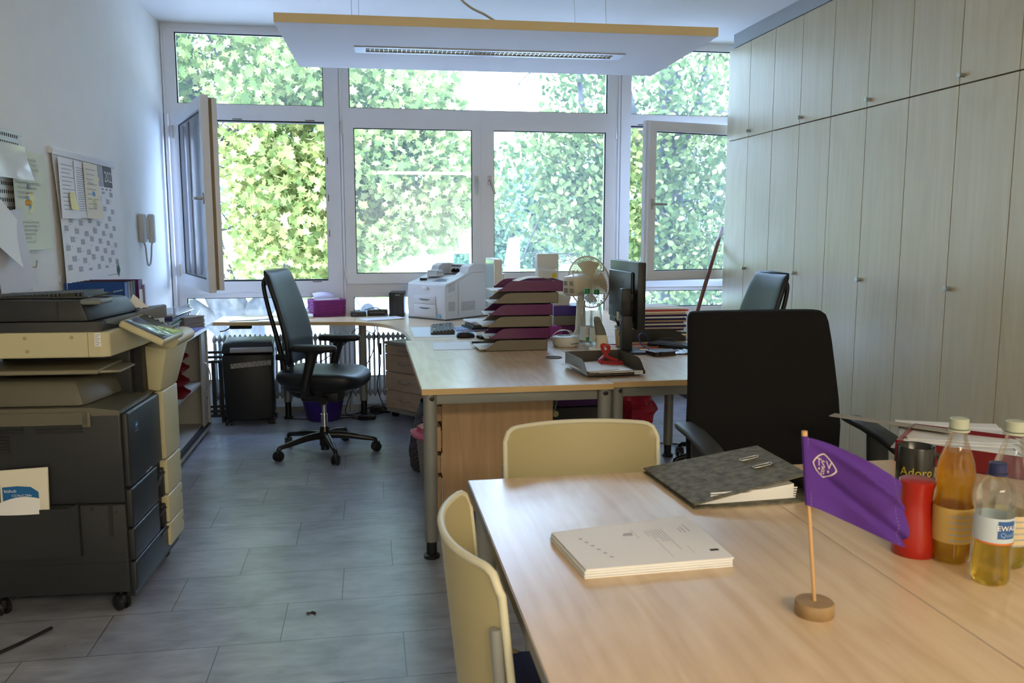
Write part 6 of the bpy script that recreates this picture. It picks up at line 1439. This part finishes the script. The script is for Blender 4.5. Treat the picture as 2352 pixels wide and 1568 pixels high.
# facade under the windows, outside
t = thing('white_hall', 'long white hall with vertical joints beyond the maple tree', 'building', (0, 58, GZ))
HALL = mat('white_cladding', (.40, .42, .44), .7)
MB().box(-9, 0, 0, 5.2, 8, 5.3).build('wall', HALL, t, 0)
MB().box(5.2, .2, 2.4, 8.4, 8, 5.0).build('canopy', HALL, t, 0)
b = MB()
for x in (-6, -3, 0, 2.3): b.box(x, -.05, 0, x + .10, 0, 5.3)
b.build('joint', mat('joint_grey', (.5, .52, .55), .7), t, 0)
for x in (5.25, 6.8, 8.2): MB().box(x, 0, 0, x + .18, .18, 2.4).build('post', HALL, t, 0)
MB().cyl((3.3, -.6, 0), (3.3, -.6, 4.6), .11, n=12).build('downpipe', mat('rusty_pole', (.35, .22, .2), .7), t, 30)
t = thing('slatted_building', 'low blue-grey building with horizontal slats across the sports field', 'building', (0, 118, -1.6))
b = MB()
for k in range(13): b.box(13.5, 0, 1.2 + k * .26, 48, .2, 1.36 + k * .26)
b.build('slats', mat('blue_grey_slats', (.20, .28, .34), .6), t, 0); MB().box(13.5, .3, 1.0, 48, 4, 4.6).build('wall', mat('blue_grey_wall', (.38, .46, .52), .7), t, 0)
for k in range(9):
    o = MB().cyl((0, 0, -1.6), (0, 0, 3.8), .06, n=8).build('field_post', FRAME, None, 30, loc=(15 + k * 3.6, 108, 0)); tag(o, 'thin white post along the sports field, ' + ORD[k].replace('bottom', 'left').replace('lowest', 'leftmost') , 'post', 'thin white posts along the sports field')
t = thing('white_shelter', 'tall narrow white tapered panel beside the sports field', 'panel', (12.0, 70, -2.3))
MB().hexa([(-.95, 0, 0), (.45, 0, 0), (.45, .4, 0), (-.95, .4, 0), (-.45, 0, 3.0), (.45, 0, 3.15), (.45, .4, 3.15), (-.45, .4, 3.0)]).build('panel', mat('white_canvas', (.85, .82, .82), .7), t, 0)
for k, x in enumerate((9.4, 12.4)):
    t = thing('goal_frame', ('left white goal frame in front of the hedge', 'right white goal frame in front of the hedge')[k], 'goal', (x, 85, -2.4), 0, None)
    MB().tube([(0, 0, 0), (0, 0, 1.75), (.1, 0, 1.85), (2.0, 0, 1.85), (2.1, 0, 1.75), (2.1, 0, 0)], .07, n=8, sub=1).build('frame', FRAME, t, 30)

LEAF_MAPLE = [(0, -.5), (.10, -.22), (.42, -.34), (.34, -.10), (.52, .10), (.26, .14), (.20, .30), (.10, .26), (0, .55), (-.10, .26), (-.20, .30), (-.26, .14), (-.52, .10), (-.34, -.10), (-.42, -.34), (-.10, -.22)]
LEAF_SMALL = [(0, -.5), (.28, -.22), (.30, .08), (.10, .36), (0, .55), (-.10, .36), (-.30, .08), (-.28, -.22)]
rg_ = np.random.default_rng(5)
def leaves(name, material, parent, centers, size, tpl, up=.5):
    n = len(centers); tp = np.array(tpl); k = len(tp)
    nrm = rg_.normal(size=(n, 3)); nrm[:, 1] -= .8; nrm[:, 2] += up; nrm /= np.linalg.norm(nrm, axis=1)[:, None]
    a = np.cross(nrm, rg_.normal(size=(n, 3))); a /= np.linalg.norm(a, axis=1)[:, None]; b = np.cross(nrm, a)
    s = size * rg_.uniform(.65, 1.25, n)
    fold = np.abs(tp[:, 0])[None, :, None] * nrm[:, None, :] * rg_.uniform(-.2, .5, n)[:, None, None]
    V = centers[:, None, :] + s[:, None, None] * (tp[None, :, 0, None] * a[:, None, :] + tp[None, :, 1, None] * b[:, None, :] + fold)
    me = bpy.data.meshes.new(name); me.vertices.add(n * k); me.vertices.foreach_set('co', V.reshape(-1).astype(np.float32))
    me.loops.add(n * k); me.loops.foreach_set('vertex_index', np.arange(n * k, dtype=np.int32))
    me.polygons.add(n); me.polygons.foreach_set('loop_start', np.arange(0, n * k, k, dtype=np.int32))
    me.materials.append(material); me.update(calc_edges=True); me.validate()
    o = bpy.data.objects.new(name, me); COL.objects.link(o)
    if parent: o.parent = parent
    return o
def clump_points(n, c, r, gap=.46, freq=1.0, seed=0, keep=None):
    out = []
    while sum(len(x) for x in out) < n:
        d = rg_.normal(size=(n, 3)); d /= np.linalg.norm(d, axis=1)[:, None]
        rad = rg_.uniform(0, 1, n) ** .40
        P = d * rad[:, None] * np.array(r) + np.array(c)
        q = [p for p in P if noise.noise(Vector((p[0] * freq + seed, p[1] * freq, p[2] * freq * 1.3))) * .5 + .5 > gap + .10 * rg_.normal() and (keep is None or keep(p))]
        if q: out.append(np.array(q))
    return np.concatenate(out)[:n]
BARK = mat('grey_bark', (.075, .07, .066), .95, var=.5, scale=9, stretch=(1, 1, .35), bump=.6)
def limbs(b, specs):
    for pts, r0, r1 in specs:
        n = len(pts); b.tube(pts, [r0 + (r1 - r0) * i / (n - 1) for i in range(n)], n=12, sub=5)
def twigs(b, start, length, r, depth, dirv, rng_):
    p = Vector(start); d = Vector(dirv).normalized(); pts = [p.copy()]
    for k in range(4):
        d = (d + Vector((rng_.uniform(-.3, .3), rng_.uniform(-.3, .3), rng_.uniform(-.22, .18)))).normalized(); p = p + d * length / 4; pts.append(p.copy())
    b.tube(pts, [r * (1 - .2 * i) for i in range(5)], n=5, sub=2)
    if depth > 0:
        for k in range(3):
            q = pts[1 + k]; twigs(b, q, length * .6, r * .5, depth - 1, d + Vector((rng_.uniform(-1, 1), rng_.uniform(-.6, .6), rng_.uniform(-.5, .7))), rng_)
rr = random.Random(3)
ML = leaf_material('maple_leaves', (.13, .18, .06), (.25, .31, .10), (.44, .43, .18), .5)
t = thing('maple_tree', 'large maple tree with forked grey trunk outside the left windows', 'tree', (-1.85, 12.0, GZ))
b = MB(); o3 = lambda x, y, z: (x + 1.85, y - 12.0, z - GZ)
limbs(b, [([o3(-1.75, 12, GZ), o3(-1.78, 12, -1.2), o3(-1.75, 12, -.3), o3(-1.75, 12, .25)], .40, .30),
          ([o3(-1.75, 12, .05), o3(-2.05, 12, .75), o3(-2.25, 12.1, 1.8), o3(-2.3, 12.2, 3.2), o3(-2.6, 12.4, 5.0), o3(-2.8, 12.4, 7.5)], .27, .08),
          ([o3(-1.75, 12, .1), o3(-1.30, 11.9, .55), o3(-1.05, 11.8, 1.2), o3(-.9, 11.8, 2.2), o3(-.6, 11.9, 3.6), o3(-.2, 12, 5.2)], .19, .06),
          ([o3(-1.8, 12, -.1), o3(-2.5, 11.8, .5), o3(-3.2, 11.6, 1.0), o3(-4.2, 11.6, 1.8)], .14, .05),
          ([o3(-1.05, 11.8, 1.4), o3(-.4, 11.6, 2.0), o3(.4, 11.5, 2.15), o3(1.1, 11.4, 1.6)], .06, .02),
          ([o3(-2.25, 12.1, 2.0), o3(-1.4, 11.7, 3.0), o3(-.3, 11.5, 3.2), o3(.8, 11.4, 2.6)], .07, .015),
          ([o3(-2.4, 12.2, 3.5), o3(-3.4, 12, 4.6), o3(-3.9, 12, 6)], .09, .04)])
for k in range(26):
    s0 = (rr.uniform(-3.2, .6), rr.uniform(11.2, 12.6), rr.uniform(.9, 4.8)); twigs(b, o3(*s0), 1.2, .022, 1, (rr.uniform(-.4, 1), rr.uniform(-.6, .2), rr.uniform(-.5, .6)), rr)
b.build('trunk', BARK, t, 60)
def keep_m(p):
    x, y, z = p
    if -2.75 < x < -1.75 and z < 2.3 and rg_.uniform() < .8: return False
    lim = 1.42 if z > 1.2 else 1.42 - (1.2 - z) * 2.6
    if x > lim + .25 * math.sin(z * 4): return False
    zl = .55 + .50 * max(0, min(1, (x + 1.4) / 2.6)) + .18 * math.sin(x * 3.1)
    if z < zl: return (x < -1.9 and z > -.1 and rg_.uniform() < .25)
    return True
c1 = clump_points(30000, (-2.4, 11.4, 4.2), (3.9, 2.0, 4.6), .47, 1.3, 3, keep_m)
c1b = clump_points(8000, (0, 10.9, 1.9), (1.7, .8, 1.7), .36, 1.6, 8, keep_m)
lv = leaves('crown', ML, t, np.concatenate([c1, c1b]), .125, LEAF_MAPLE, .5); lv.location = (1.85, -12.0, -GZ)

PL = leaf_material('poplar_leaves', (.06, .095, .03), (.13, .17, .06), (.28, .30, .12), .4)
t = thing('poplar_tree', 'tall leafy tree with several grey stems outside the right windows', 'tree', (5.9, 15.0, GZ))
o4 = lambda x, y, z: (x - 5.9, y - 15.0, z - GZ)
b = MB()
limbs(b, [([o4(5.6, 15, GZ), o4(5.55, 15, -.5), o4(5.5, 15, 2.0), o4(5.4, 15, 4.5), o4(5.3, 15, 8.0)], .30, .16),
          ([o4(5.4, 15, 1.2), o4(4.9, 14.8, 2.6), o4(4.5, 14.7, 3.9), o4(4.1, 14.6, 5.5)], .13, .05),
          ([o4(4.35, 14.5, -1.0), o4(4.35, 14.5, .6), o4(4.25, 14.5, 1.6), o4(4.0, 14.5, 2.6), o4(3.7, 14.5, 3.3), o4(3.55, 14.5, 4.6)], .10, .045),
          ([o4(5.5, 15, 2.6), o4(6.0, 15, 3.8), o4(6.3, 15, 5.5)], .12, .05),
          ([o4(4.2, 14.5, 1.8), o4(3.5, 14.2, 2.2), o4(2.9, 14.0, 1.7), o4(2.5, 13.9, .9)], .045, .01)])
for k in range(24):
    s0 = (rr.uniform(2.8, 7), rr.uniform(13.8, 15.4), rr.uniform(.3, 5.5)); twigs(b, o4(*s0), 1.1, .02, 1, (rr.uniform(-1, .5), rr.uniform(-.6, .2), rr.uniform(-.4, .5)), rr)
b.build('trunk', BARK, t, 60)
def keep_p(p):
    x, y, z = p; xl = 2.25 + .45 * math.sin(z * 2.2) + (.55 if z > 3.4 else 0) + max(0, 1.6 - z) * 1.1
    if x < xl: return False
    if x < 4.1 and z < .75 and not (z > -.2 and rg_.uniform() < .35): return False
    return True
c2 = clump_points(20000, (5.3, 14.6, 3.0), (4.2, 2.0, 5.0), .44, 1.0, 21, keep_p)
c2b = clump_points(2600, (3.5, 13.3, 2.0), (.95, .6, 1.35), .40, 1.6, 30, keep_p)
c2c = clump_points(5000, (6.3, 13.4, .6), (2.2, .8, 2.6), .36, 1.4, 33)
lv = leaves('crown', PL, t, np.concatenate([c2, c2b, c2c]), .125, LEAF_SMALL, .35); lv.location = (-5.9, -15.0, -GZ)
BG = leaf_material('far_leaves', (.07, .12, .09), (.13, .20, .13), (.22, .29, .18), .4)
for (x, y, z, rx, rz, n, lb) in ((11.2, 80, 2.2, 3.8, 5.6, 2600, 'bluish distant tree between the window handles'), (16.5, 84, 2.5, 4.2, 6.0, 2600, 'bluish distant tree beyond the right closed window'), (-6.0, 90, 4, 9, 8, 3000, 'distant tree hidden behind the maple crown'), (33, 95, 4, 12, 9, 4000, 'wide distant tree behind the poplar')):
    t = thing('distant_tree', lb, 'tree', (x, y, GZ))
    MB().cyl((0, 0, 0), (0, 0, z - GZ), .3, .15, n=8).build('trunk', BARK, t, 40)
    lv = leaves('crown', BG, t, clump_points(n, (0, 0, z - GZ), (rx, 2.5, rz), .40, .35, x), .62, LEAF_SMALL, .4)
for (x0, x1, y, z0, z1, n, lb) in ((9.2, 14.2, 92, -2.3, .4, 1600, 'green hedge behind the white goal frames'), (15.0, 48, 104, -1.9, .2, 5000, 'long low hedge along the far side of the sports field')):
    P = np.stack([rg_.uniform(x0, x1, n), rg_.uniform(y, y + 1.2, n), rg_.uniform(z0, z1, n) + .15 * np.sin(rg_.uniform(0, 6, n))], 1)
    o = leaves('hedge', BG, None, P, .55, LEAF_SMALL, .4); tag(o, lb, 'hedge')
# parked cars
def car(label, x, y, rz, paint):
    t = thing('car', label, 'car', (x, y, GZ), rz)
    side = [(-2.1, .35), (2.1, .35), (2.15, .62), (1.95, .80), (1.15, .92), (.55, 1.38), (-1.15, 1.42), (-1.85, .98), (-2.15, .85)]
    b = MB(); b.prism(side, -.82, .82, ax='y'); o = b.build('body', paint, t, 30); md = o.modifiers.new('bevel', 'BEVEL'); md.width = .06; md.segments = 2
    for s_ in (-1, 1): MB().prism([(.95, .95), (.48, 1.30), (-1.05, 1.34), (-1.55, .98)], s_ * .825 - .01, s_ * .825 + .01, ax='y').build('side_window', BLKS, t, 0)
    for sx in (-1.3, 1.3):
        for s_ in (-1, 1): MB().cyl((sx, s_ * .66, .32), (sx, s_ * .86, .32), .32, n=24).cyl((sx, s_ * .86, .32), (sx, s_ * .87, .32), .2, n=16).build('wheel', BLK, t, 40)
    return t
car('pale blue parked car seen through the lower left window', -1.6, 40, .3, mat('pale_blue_paint', (.35, .48, .62), .25, coat=.5))
car('silver parked car seen through the lower middle window', -.8, 51, 2.9, mat('silver_paint', (.45, .47, .5), .25, coat=.5))
